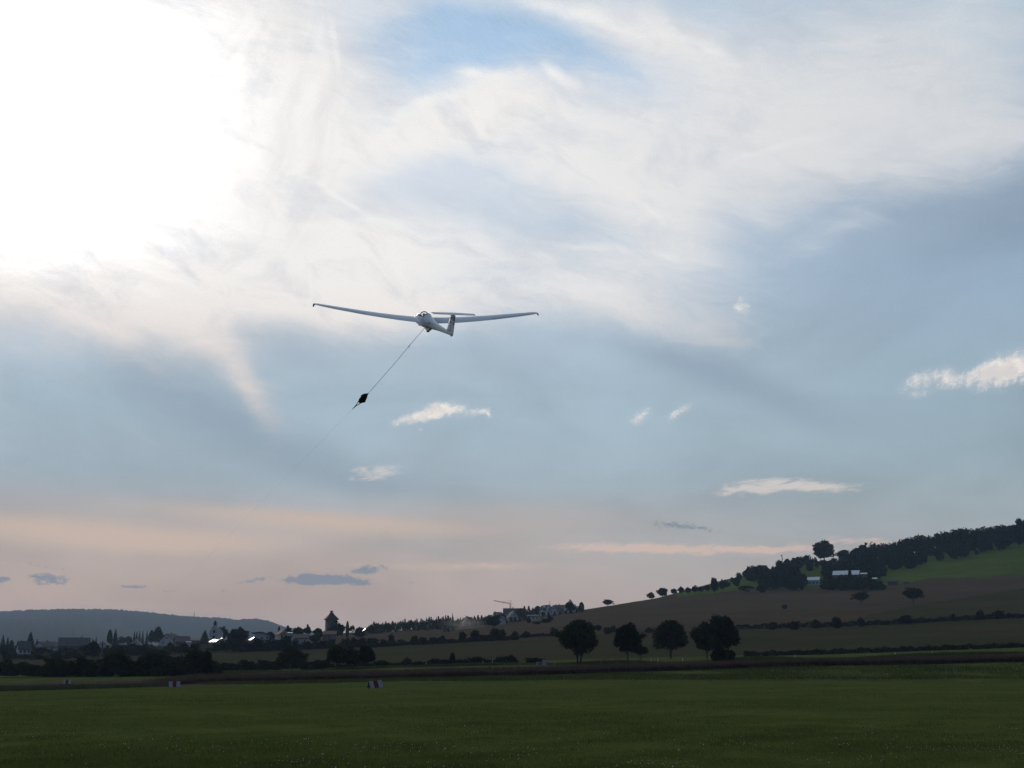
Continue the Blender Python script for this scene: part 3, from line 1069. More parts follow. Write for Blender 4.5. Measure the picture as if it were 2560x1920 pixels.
def tree_px(x, yb, yt, w, kind, label, name=None, **k):
    """tree whose foot is seen at photo pixel (x, yb) and whose top is at height yt"""
    depth = k.pop('depth', None)
    if depth:
        s, t = st(x, yb)
        p = Vector((s * depth, depth, float(ground_z(s, depth))))
        h = (CAM_Z + st(x, yt)[1] * depth) - p.z
    else:
        p = on_ground(x, yb)
        h = (st(x, yt)[1] - st(x, yb)[1]) * p.y
    nm = name or {'bush': 'bush', 'conifer': 'conifer_tree', 'columnar': 'poplar_tree'}.get(kind, 'broadleaf_tree')
    if kind == 'bush':
        k.setdefault('cat', 'bush')
    return put_tree(nm, p, max(h, 0.8), max(0.5, w / F * p.y), kind, label, **k)


def woodland(name, spots, kinds, leaf, n=420, size=0.085):
    """a wood too dense to tell its trees apart: one mass"""
    Vs, Qs, off = [], [], 0
    for (p, h, w) in spots:
        kd = kinds[random.randrange(len(kinds))]
        P = crown_points(kd, n, random.randrange(10 ** 6)) * np.array([w, w, h]) + np.array([p[0], p[1], p[2] - 0.3])
        V, Q = quads_at(P, size * (h * w) ** 0.5)
        Vs.append(V)
        Qs.append(Q + off)
        off += len(V)
    o = link_mesh(name, np_mesh(name, np.concatenate(Vs), np.concatenate(Qs), leaf))
    return tag(o, kind='stuff')


def plant():
    # the five roadside trees and their undergrowth
    G = 'trees along the country road'
    tree_px(1448, 1662, 1541, 108, 'round', 'largest roadside tree, wide round crown on two dark trunks', fine=2, clear=0.17, group=G, trunk='twin', variant=0, cat='tree')
    tree_px(1570, 1662, 1551, 80, 'round', 'roadside tree with egg shaped crown on one slim trunk, second from the left', fine=2, clear=0.20, group=G, variant=1)
    tree_px(1677, 1648, 1548, 98, 'oval', 'broad roadside tree with pointed top standing alone in the middle of the row', fine=2, clear=0.16, group=G, variant=2)
    tree_px(1768, 1650, 1549, 82, 'round', 'lighter green roadside tree pressed against the tallest one at the right of the row', fine=2, clear=0.12, group=G, variant=3, mat=LEAF_GREEN)
    tree_px(1806, 1652, 1531, 86, 'oval', 'tallest dark roadside tree at the right end of the row', fine=2, clear=0.14, group=G, variant=1)
    tree_px(1602, 1663, 1611, 38, 'open', 'thin young tree beside the second roadside tree', fine=1, clear=0.35, name='young_tree', variant=0)
    tree_px(1796, 1656, 1607, 40, 'bush', 'rounded bush in front of the right roadside pair', fine=1)
    tree_px(1824, 1653, 1618, 36, 'bush', 'low bush at the foot of the tallest roadside tree', fine=1)

    # lower hedgerow from left to right
    G = 'trees and bushes of the lower hedgerow'
    low = [(535, 1679, 1660, 46, 'bush', 'small bush beginning the lower hedgerow beside the left thicket'),
           (572, 1678, 1653, 52, 'bush', None), (612, 1678, 1645, 62, 'bush', None), (660, 1677, 1643, 52, 'bush', None), (692, 1676, 1647, 44, 'bush', None),
           (725, 1676, 1614, 76, 'oval', 'tall round tree standing out of the hedge left of the tall dark clump'),
           (766, 1675, 1650, 44, 'bush', None), (797, 1674, 1645, 56, 'bush', 'bush alone in the gap before the tall dark clump'),
           (842, 1673, 1609, 56, 'round', 'left hand tree of the tall dark clump below the stone tower'),
           (880, 1673, 1618, 72, 'round', 'wide middle tree of the tall dark clump below the stone tower'),
           (914, 1672, 1611, 46, 'oval', 'right hand tree of the tall dark clump below the stone tower'),
           (948, 1668, 1647, 38, 'bush', None), (966, 1668, 1650, 30, 'bush', None), (987, 1667, 1656, 34, 'bush', None),
           (1017, 1665, 1641, 34, 'bush', 'dark rounded bush taller than its hedge neighbours under the pale field'),
           (1045, 1665, 1650, 36, 'bush', None), (1068, 1664, 1651, 34, 'bush', None), (1092, 1663, 1642, 36, 'bush', None), (1114, 1663, 1647, 32, 'bush', None),
           (1131, 1663, 1632, 13, 'columnar', 'narrow column tree spiking up out of the lower hedge'),
           (1150, 1662, 1649, 32, 'bush', None), (1190, 1661, 1637, 44, 'bush', 'peaked dark bush in the lower hedge right of the column tree'),
           (1170, 1662, 1652, 30, 'bush', None), (1222, 1660, 1647, 34, 'bush', None), (1248, 1659, 1652, 28, 'bush', None),
           (1276, 1658, 1634, 40, 'bush', 'last big rounded bush of the lower hedge before the roadside trees'),
           (1336, 1660, 1640, 56, 'bush', 'spreading bush behind the pale rail barrier')]
    low.sort()
    i = 0
    for (x, b, t, w, k, lab) in low:
        if lab is None:
            lab = 'low dark bush of the lower hedgerow, ' + ORD[i] + ' of its plain bushes from the left'
            i += 1
        tree_px(x, b, t, w, k, lab, group=G)
    low_fill = []
    for i in range(40):
        x = 545 + i * 19
        p = on_ground(x + random.uniform(-5, 5), 1677 - i * 0.5)
        low_fill.append((p, random.uniform(1.4, 2.6), random.uniform(3, 5)))
    woodland('hedge_undergrowth', low_fill, ['bush'], LEAF_DARK, 260, 0.10)

    # thicket on the left
    G = 'trees of the thicket on the left'
    th = [(12, 1690, 1640, 60), (55, 1690, 1648, 56), (95, 1691, 1656, 54), (135, 1692, 1633, 66), (170, 1691, 1640, 60), (205, 1691, 1636, 60),
          (245, 1691, 1640, 64), (285, 1691, 1622, 74), (330, 1691, 1640, 60), (375, 1690, 1622, 72), (410, 1689, 1620, 66),
          (450, 1688, 1636, 54), (30, 1691, 1664, 46), (75, 1691, 1668, 44), (115, 1692, 1665, 52), (155, 1692, 1668, 44), (225, 1692, 1664, 50),
          (265, 1692, 1664, 44), (310, 1692, 1668, 48), (355, 1691, 1662, 50), (395, 1691, 1664, 46), (435, 1690, 1660, 48)]
    th.sort()
    cnt = {True: 0, False: 0}
    for (x, b, t, w) in th:
        fr = t > 1654
        lab = ('low front tree of the left thicket, %s of that row from the left' if fr else 'tall back tree of the left thicket, %s of that row from the left') % ORD[cnt[fr]]
        cnt[fr] += 1
        tree_px(x, b, t + random.uniform(-3, 3), w, 'bush' if t > 1650 else random.choice(['round', 'bush']),
                lab, name='thicket_tree', cat='tree', group=G, clear=0.0)
    tree_px(486, 1690, 1614, 72, 'round', 'big dark tree at the right end of the left thicket, beside the pale field', name='thicket_tree', group=G, clear=0.02)
    tree_px(512, 1690, 1624, 46, 'bush', 'outermost tree of the left thicket, touching the pale field', name='thicket_tree', cat='tree', group=G)
    tree_px(231, 1648, 1601, 42, 'oval', 'dark garden tree rising before the long barn roof of the left village', clear=0.03)
    gard = []
    for (x, b, t, w) in [(90, 1650, 1630, 40), (140, 1650, 1628, 40), (180, 1648, 1624, 40), (270, 1646, 1616, 44), (310, 1642, 1612, 50), (60, 1648, 1634, 34),
                         (350, 1640, 1612, 46), (20, 1648, 1622, 40), (395, 1640, 1620, 40), (290, 1630, 1604, 40), (330, 1626, 1606, 36), (10, 1634, 1606, 34), (100, 1632, 1614, 36),
                         (160, 1634, 1614, 40), (210, 1632, 1608, 40), (440, 1634, 1612, 40)]:
        p = on_ground(x, b)
        gard.append((p, (b - t) / F * p.y, w / F * p.y))
        p = on_ground(x + 18, b - 2)
        gard.append((p, (b - t) / F * p.y * 0.7, w / F * p.y))
    for i in range(64):
        x = random.uniform(-60, 520)
        b = random.uniform(1620, 1636)
        p = on_ground(x, b)
        h = random.uniform(9, 19)
        gard.append((p, h / F * p.y, h * random.uniform(0.9, 1.5) / F * p.y))
    woodland('village_shrubbery', gard, ['bush', 'round'], LEAF_DARK, 620, 0.06)

    # left village conifers and garden trees
    for (x, b, t, w, k, lab) in [
            (6, 1618, 1588, 14, 'conifer', 'conifer at the very left edge of the village'),
            (18, 1618, 1592, 10, 'conifer', 'second conifer from the left edge, slimmer than its neighbour'),
            (28, 1620, 1598, 12, 'round', 'small round tree beside the two leftmost conifers'),
            (74, 1622, 1581, 26, 'conifer', 'broad tall spruce behind the white walled house at the left'),
            (53, 1610, 1594, 5, 'conifer', 'tiny spruce top left of the broad tall spruce'),
            (92, 1618, 1597, 9, 'conifer', 'thin spruce just right of the broad tall spruce'),
            (239, 1618, 1591, 7, 'conifer', 'thin conifer tip right of the long barn roof'),
            (231, 1618, 1595, 8, 'conifer', 'short conifer tip over the dark garden tree'),
            (273, 1616, 1576, 12, 'columnar', 'slim dark column tree, left of the pair before the blue hill'),
            (287, 1616, 1573, 18, 'conifer', 'pointed spruce, right of the pair before the blue hill'),
            (305, 1612, 1591, 22, 'round', 'round tree between the spruce pair and the row of thin conifers'),
            (320, 1612, 1589, 24, 'round', 'wide low tree left of the row of thin conifers'),
            (393, 1612, 1566, 28, 'oval', 'tallest leafy tree of the left village, beside the white gable'),
            (378, 1612, 1573, 20, 'oval', 'leafy tree between the thin conifers and the tallest leafy tree'),
            (408, 1610, 1584, 18, 'round', 'small tree tucked between the tall leafy tree and the white gable'),
            (420, 1598, 1579, 18, 'round', 'round treetop behind the white gabled house'),
            (511, 1612, 1576, 28, 'conifer', 'broad dark spruce left of the white chapel'),
            (552, 1606, 1564, 32, 'round', 'leafy tree close behind the right side of the chapel'),
            (594, 1622, 1565, 54, 'round', 'largest dark round tree right of the chapel'),
            (575, 1622, 1592, 34, 'bush', 'bushy tree below the bright reflecting roof'),
            (610, 1624, 1600, 34, 'bush', 'bushy tree under the largest round tree'),
            (720, 1600, 1563, 26, 'open', 'airy umbrella shaped tree with see-through branches'),
            (745, 1602, 1565, 32, 'round', 'dense round tree between two airy trees near the stone tower'),
            (769, 1600, 1560, 22, 'open', 'airy tree with small rounded crown left of the stone tower'),
            (794, 1602, 1567, 30, 'round', 'dense tree directly left of the stone tower'),
            (697, 1596, 1567, 6, 'columnar', 'short dark column tree in front of the far hill by the cream house'),
            (676, 1604, 1577, 22, 'round', 'rounded tree between the slant roofed house and the cream house'),
            (842, 1596, 1553, 46, 'round', 'round tree hiding the right side of the stone tower'),
            (868, 1594, 1554, 8, 'columnar', 'slender cypress shaped tree right of the stone tower'),
            (880, 1594, 1561, 14, 'open', 'small airy tree right of the slender cypress shaped tree'),
            (898, 1594, 1566, 32, 'bush', 'low dome shaped tree before the gap to the long wood')]:
        tree_px(x, b, t, w, k, lab, clear=0.05 if k != 'open' else 0.3)
    for i, (x, t) in enumerate(((334.5, 1577), (340.5, 1578), (347.5, 1577), (355.5, 1576), (366, 1577))):
        tree_px(x, 1612, t, 8.5, 'conifer', 'thin conifer beside the white village gable, ' + ORD[i] + ' of five from the left', group='row of five thin conifers')
    # dark gardens between chapel and tower
    gard = []
    for (x, b, t, w) in [(560, 1630, 1600, 40), (590, 1630, 1606, 40), (640, 1630, 1596, 46), (665, 1628, 1592, 44), (692, 1628, 1594, 40), (712, 1626, 1580, 36),
                         (735, 1626, 1594, 40), (765, 1625, 1600, 40), (622, 1630, 1604, 36), (650, 1618, 1592, 36), (680, 1618, 1596, 34), (755, 1610, 1588, 40), (785, 1606, 1584, 34), (540, 1628, 1606, 34),
                         (728, 1612, 1586, 36)]:
        p = on_ground(x, b)
        gard.append((p, (b - t) / F * p.y, w / F * p.y))
    woodland('garden_shrubbery', gard, ['bush', 'round'], LEAF_DARK, 700, 0.06)

    # upper hedgerow, bushes spaced along the lane
    G = 'bushes of the upper hedgerow'
    up = [(787, 1622, 1598, 18), (805, 1622, 1597, 28), (828, 1621, 1592, 30), (866, 1620, 1591, 34), (884, 1619, 1590, 26), (902, 1619, 1590, 28), (932, 1618, 1590, 34),
          (958, 1616, 1594, 20), (978, 1615, 1583, 22), (1003, 1613, 1597, 32), (1036, 1612, 1587, 24), (1057, 1611, 1590, 26), (1087, 1610, 1590, 38), (1105, 1609, 1584, 15),
          (1120, 1608, 1600, 30), (1140, 1606, 1598, 30), (1156, 1606, 1576, 20), (1187, 1604, 1571, 26), (1212, 1602, 1584, 40), (1245, 1600, 1567, 48), (1228, 1600, 1584, 30)]
    up.sort()
    i = 0
    for (x, b, t, w) in up:
        k = 'bush' if t > 1580 else random.choice(['oval', 'bush'])
        lab = {1245: 'largest rounded bush of the upper hedge below the hill village', 1187: 'pointed bush just left of the largest rounded bush in the upper hedge',
               1105: 'narrow upright bush in the upper hedge below the harvester', 978: 'round topped bush in the upper hedge below the long wood',
               1156: 'thin pale bush standing free below the dust cloud'}.get(x)
        if lab is None:
            lab = 'dark bush of the upper hedgerow, ' + ORD[i] + ' of its plain bushes from the left'
            i += 1
        tree_px(x, b, t, w, k, lab, name='bush', cat='bush', group=G, clear=0.0)
    up_fill = []
    for i in range(30):
        x = 930 + i * 12.5
        p = on_ground(x, 1618.5 - i * 0.65)
        up_fill.append((p, random.uniform(1.5, 3.0), random.uniform(3, 5)))
    woodland('hedge_undergrowth', up_fill, ['bush'], LEAF_DARK, 260, 0.10)
    for (x, b, t, w, k, lab) in [
            (1288, 1596, 1577, 20, 'round', 'first of the small orchard trees left of the largest roadside tree'),
            (1316, 1594, 1578, 24, 'round', 'flat round orchard tree on a short trunk below the hill village'),
            (1357, 1592, 1581, 13, 'open', 'smallest orchard tree left of the largest roadside tree'),
            (1386, 1592, 1569, 26, 'round', 'orchard tree almost touching the largest roadside tree'),
            (1495, 1580, 1561, 22, 'round', 'small tree peeping out right of the largest roadside tree'),
            (1518, 1586, 1564, 26, 'bush', 'left of the twin bushes between the first two roadside trees'),
            (1534, 1582, 1561, 22, 'bush', 'right of the twin bushes between the first two roadside trees'),
            (1622, 1582, 1566, 22, 'bush', 'small bush on the slope between second and third roadside trees'),
            (2154, 1513, 1478, 44, 'round', 'lone field tree with lopsided crown on the brown slope'),
            (2284, 1513, 1466, 50, 'round', 'larger lone field tree with spreading crown and thick trunk'),
            (1962, 1522, 1510, 18, 'bush', 'tiny lone bush in the middle of the brown slope'),
            (1519, 1510, 1492, 28, 'round', 'lone round tree on the bare skyline between village and hill'),
            (1628, 1498, 1479, 20, 'oval', 'smaller of the two trees at the foot of the hill skyline'),
            (1656, 1494, 1467, 30, 'oval', 'bigger pointed tree at the foot of the hill skyline'),
            (1786, 1484, 1442, 22, 'oval', 'slim tall tree where the orchard row meets the hill wood'),
            (1868, 1484, 1463, 38, 'open', 'loose airy bush at the upper edge of the brown field'),
            (1905, 1482, 1451, 28, 'bush', 'dark bush at the lower edge of the hill wood'),
            (2127, 1474, 1421, 9, 'columnar', 'narrow dark tree standing before the long farm barn roof'),
            (2060, 1392, 1336, 58, 'round', 'tallest tree on the hill skyline, standing free with broad crown'),
            (2108, 1382, 1355, 36, 'round', 'low round tree right of the tallest skyline tree'),
            (2142, 1385, 1354, 34, 'round', 'dense skyline tree in front of the airy treetop'),
            (2162, 1380, 1339, 32, 'open', 'airy see-through treetop on the hill skyline'),
            (2020, 1400, 1381, 18, 'open', 'small airy skyline tree left of the tallest one')]:
        tree_px(x, b, t, w, k, lab, clear=0.26 if x in (2154, 2284) else {'open': 0.2, 'round': 0.05 if x != 2060 else 0.0}.get(k, 0.02))
    for i, x in enumerate((1685, 1703, 1720, 1737, 1753, 1769, 1806)):
        b = 1490 - i * 1.2
        tree_px(x, b, b - 20 - 3 * (i % 2) - (14 if x > 1800 else 0), 18, 'round', 'small orchard tree on the hill meadow edge, ' + ORD[i] + ' of the row from the left', group='orchard row on the hill', clear=0.22)

    # right hand hedge
    G = 'bushes of the right hand hedge'
    for (x, b, t, w, lab) in [(1930, 1574, 1552, 30, 'first bush rising from the right hand hedge beside the tallest roadside tree'),
                              (1986, 1574, 1548, 36, 'widest rounded bush at the left of the right hand hedge'),
                              (2040, 1571, 1546, 32, 'thin leaved bush left of the peaked one in the right hand hedge'),
                              (2092, 1570, 1540, 32, 'peaked bush in the right hand hedge'),
                              (2153, 1567, 1540, 24, 'compact round bush below the lopsided lone tree'),
                              (2265, 1560, 1536, 40, 'broad bush below the larger lone field tree'),
                              (2310, 1558, 1544, 24, 'low bush right of the broad one in the right hand hedge'),
                              (2383, 1553, 1534, 20, 'small bush alone on the right hand hedge'),
                              (2452, 1549, 1521, 24, 'upright bush near the right end of the hedge'),
                              (2498, 1547, 1522, 34, 'last big bush of the hedge near the right edge')]:
        tree_px(x, b, t, w, 'bush', lab, group=G)
    # the clipped hedge itself
    def hedge(name, x0, y0, x1, y1, hgt, wid, label):
        a, b = on_ground(x0, y0), on_ground(x1, y1)
        n = int((b - a).length / 0.016)
        u = rng.uniform(0, 1, n)
        base = a + (b - a) * 0.0
        P = np.array(a)[None] + (np.array(b) - np.array(a))[None] * u[:, None]
        ss = P[:, 0] / P[:, 1]
        P[:, 2] = ground_z(ss, P[:, 1])
        th = rng.uniform(0, math.pi, n)
        hh = hgt * (1 + 0.18 * np.sin(u * 90) + 0.12 * np.sin(u * 231))
        rr = rng.uniform(0.5, 1, n) ** 0.5
        off = np.stack([np.zeros(n), np.cos(th) * wid * rr, np.sin(th) * hh * rr], -1)
        V, Q = quads_at(P + off, 0.36)
        o = link_mesh(name, np_mesh(name, V, Q, LEAF_DARK))
        tag(o, label, 'hedge')
    hedge('hedge', 1840, 1574, 2640, 1541, 1.9, 1.2, 'long low dark hedge running right from the roadside trees')
    hedge('hedge', 600, 1630, 1400, 1590, 1.2, 1.0, 'low dark hedge under the bushes below the brown field')
    hedge('hedge', 1860, 1642, 2640, 1616, 1.3, 1.2, 'low rank hedge behind the road on the right')

    # woods that read as one mass
    CREST_X = [1812, 1850, 1880, 1905, 1930, 1950, 1970, 2000, 2040, 2090, 2130, 2200, 2250, 2300, 2350, 2400, 2450, 2500, 2540, 2640]
    CREST_Y = [1446, 1430, 1407, 1402, 1420, 1398, 1394, 1385, 1393, 1397, 1377, 1350, 1340, 1336, 1322, 1316, 1312, 1303, 1286, 1262]
    def spots(poly, n, h0, h1, dd=(900, 1249)):
        out = []
        P = np.array(poly, float)
        while len(out) < n:
            x = random.uniform(P[:, 0].min(), P[:, 0].max())
            y = random.uniform(P[:, 1].min(), P[:, 1].max())
            inside = False
            for i in range(len(P)):
                (xa, ya), (xb, yb) = P[i], P[i - 1]
                if (ya > y) != (yb > y) and x < (xb - xa) * (y - ya) / (yb - ya) + xa:
                    inside = not inside
            if inside and not (2012 < x < 2062 and y > 1436):
                p = on_ground(x, y)
                h = random.uniform(h0, h1) * random.choice((0.6, 0.85, 1.0, 1.0, 1.15))
                sky_y = np.interp(x, CREST_X, CREST_Y) + random.uniform(0, 9)
                h = max(3.0, min(h, (y - sky_y) / F * p.y))
                out.append((p, h, h * random.uniform(0.75, 1.15)))
        return out
    woodland('hill_woodland', spots([(1800, 1470), (1830, 1452), (1900, 1420), (1960, 1410), (2060, 1402), (2150, 1400), (2230, 1392), (2330, 1372), (2420, 1352), (2570, 1330), (2640, 1318),
                                     (2640, 1350), (2560, 1365), (2460, 1385), (2380, 1402), (2300, 1418), (2210, 1440), (2190, 1456), (2120, 1450), (2030, 1466), (2010, 1476), (1960, 1480), (1915, 1478), (1900, 1462)], 380, 8, 13),
             ['round', 'oval', 'bush', 'open'], LEAF_DARK)
    crest = []
    for x in range(1812, 2640, 17):
        yt = np.interp(x, CREST_X, CREST_Y) + random.choice((-4, -1, 1, 3, 5, 7))
        s, _ = st(x, yt)
        d = 1225 + random.uniform(-20, 15)
        z = float(ground_z(s, d))
        h = CAM_Z + st(x, yt)[1] * d - z
        if h > 2.5:
            crest.append((Vector((s * d, d, z)), h, max(7.0, h * random.uniform(0.75, 1.15))))
    woodland('crest_woodland', crest, ['round', 'oval', 'open', 'round', 'bush'], LEAF_DARK, 800, 0.05)
    farm = []
    for x in range(2056, 2216, 5):
        t = np.interp(x, [2056, 2070, 2095, 2105, 2128, 2140, 2160, 2185, 2216], [1446, 1440, 1442, 1435, 1429, 1438, 1434, 1444, 1458]) + random.uniform(-2, 3)
        p = on_ground(x, 1472 + random.uniform(0, 5))
        h = (1473 - t) / F * p.y
        farm.append((p, max(3.0, h), max(4.0, h * 0.8)))
    woodland('farm_thicket', farm, ['bush', 'round'], LEAF_DARK, 520, 0.07)
    und = []
    for x in range(-520, 545, 11):
        t = np.interp(x, [-120, 0, 90, 170, 250, 330, 400, 470, 545], [1660, 1662, 1668, 1660, 1658, 1654, 1650, 1648, 1650]) + random.uniform(-6, 6)
        p = on_ground(x, 1687 if x > 40 else 1684)
        h = (1688 - t) / F * p.y
        und.append((p, h, h * 1.3))
    woodland('thicket_undergrowth', und, ['bush'], LEAF_DARK, 520, 0.07)
    row = []
    for x in range(916, 1150, 6):
        b = np.interp(x, [916, 1150], [1585, 1570])
        t = np.interp(x, [916, 935, 960, 1030, 1090, 1120, 1150], [1563, 1553, 1552, 1546, 1541, 1538, 1545]) + random.uniform(-3, 4)
        p = on_ground(x, b + random.uniform(-1, 2))
        h = (st(x, t)[1] - st(x, b)[1]) * p.y
        row.append((p, h, random.uniform(3.5, 7)))
    woodland('long_woodland', row, ['oval', 'conifer', 'round', 'oval'], LEAF_DARK, 420, 0.07)
    hv = []
    for (x0, x1, b0, b1, t0, t1, st_) in [(1150, 1260, 1562, 1556, 1543, 1530, 9), (1190, 1260, 1566, 1560, 1550, 1540, 12), (1300, 1375, 1545, 1536, 1518, 1510, 11), (1255, 1320, 1560, 1552, 1545, 1536, 11), (1330, 1460, 1546, 1530, 1532, 1518, 14)]:
        for x in np.arange(x0, x1, st_):
            f = (x - x0) / (x1 - x0)
            p = on_ground(x, b0 + (b1 - b0) * f)
            h = (b0 + (b1 - b0) * f - (t0 + (t1 - t0) * f) + random.uniform(-3, 3)) / F * p.y
            hv.append((p, max(2.5, h), max(3.0, h * random.uniform(0.7, 1.1))))
    woodland('village_trees', hv, ['round', 'oval', 'bush', 'conifer'], LEAF_DARK, 380, 0.075)
    for (x, b, t, w, k, lab) in [(1425, 1534, 1500, 26, 'round', 'round dark tree rising behind the white hillside houses'),
                                 (1454, 1530, 1506, 12, 'columnar', 'narrow oval tree at the right end of the hillside village'),
                                 (1234, 1570, 1537, 36, 'round', 'big dark tree in front of the hillside village'),
                                 (1321, 1560, 1540, 14, 'open', 'tiny crooked tree in the stubble below the hillside village'),
                                 (1343, 1561, 1552, 22, 'bush', 'left of the dark scrub patches in the field below the village'),
                                 (1364, 1558, 1546, 28, 'bush', 'middle of the dark scrub patches in the field below the village'),
                                 (1376, 1556, 1538, 14, 'round', 'right and tallest of the dark scrub patches below the village'),
                                 (1344, 1535, 1511, 16, 'oval', 'ragged tree top left of the white hillside roofs'),
                                 (1131, 1568, 1533, 7, 'conifer', 'sharp spruce tip above the right end of the long wood')]:
        tree_px(x, b, t, w, k, lab, clear=0.05)


plant()

# ------------------------------------------------------------------ houses
def tile_mat(name, c1, c2, gloss=0.75):
    def b(nb):
        tc = nb.node('ShaderNodeTexCoord')
        p = tc.outputs['Object']
        w = nb.node('ShaderNodeTexWave', wave_type='BANDS', bands_direction='Z')
        nb.put(w.inputs[0], p)
        w.inputs['Scale'].default_value = 0.9
        n = nb.noise(p, 1.2, 4.0)[0]
        col = nb.mix(n, c1 + (1,), c2 + (1,))
        return principled(nb, col, gloss, 0.25, 0, w.outputs[1], 0.6, 0.05)
    return material(name, b)


ROOF_RED = tile_mat("red roof tiles", (0.110, 0.045, 0.030), (0.165, 0.070, 0.048))
ROOF_BROWN = tile_mat("brown roof tiles", (0.060, 0.042, 0.036), (0.095, 0.066, 0.055))
ROOF_DARK = tile_mat("dark roof tiles", (0.035, 0.034, 0.036), (0.055, 0.052, 0.052))
ROOF_GREY = tile_mat("grey sheet roof", (0.20, 0.22, 0.24), (0.26, 0.28, 0.30), 0.8)
WHITE_WALL = plain("white render", (0.40, 0.41, 0.42), 0.9, 0.2, 0, 0.08, 0.8)
CREAM_WALL = plain("cream render", (0.50, 0.45, 0.31), 0.9, 0.2, 0, 0.08, 0.8)
GREY_WALL = plain("grey render", (0.30, 0.30, 0.30), 0.9, 0.2, 0, 0.1, 0.8)
WOOD_WALL = plain("weathered boards", (0.13, 0.105, 0.085), 0.9, 0.15, 0, 0.3, 2.0)
STONE_WALL = plain("tower stone", (0.17, 0.16, 0.15), 0.95, 0.15, 0, 0.25, 1.5)
WIN_GLASS = plain("window glass", (0.03, 0.035, 0.04), 0.15, 0.5, 0, 0.0)
WIN_FRAME = plain("window frame", (0.45, 0.45, 0.44), 0.6, 0.3, 0, 0.05)
PANEL = plain("glossy sheet", (0.50, 0.50, 0.52), 0.16, 0.9, 0.9, 0.03)
METAL_ROOF = plain("metal roof sheet", (0.34, 0.37, 0.41), 0.4, 0.5, 0.6, 0.12)
STEEL = plain("galvanised steel", (0.22, 0.22, 0.23), 0.5, 0.5, 0.6, 0.1)
RED_BRICK = plain("chimney brick", (0.16, 0.075, 0.055), 0.9, 0.2, 0, 0.2)


def slope_slab(hw, L, ze, zr, over, th):
    """one roof slope of a gable roof whose ridge runs along x; hw half width, L half length"""
    k = (zr - ze) / hw
    y0, z0 = -(hw + over), ze - k * over
    n = Vector((0, -(zr - ze), hw)).normalized() * th
    a = [(-L, y0, z0), (L, y0, z0), (L, 0, zr), (-L, 0, zr)]
    b = [(p[0], p[1] + (-abs(n.y) if i < 2 else 0), p[2] + n.z) for i, p in enumerate(a)]
    return a + b


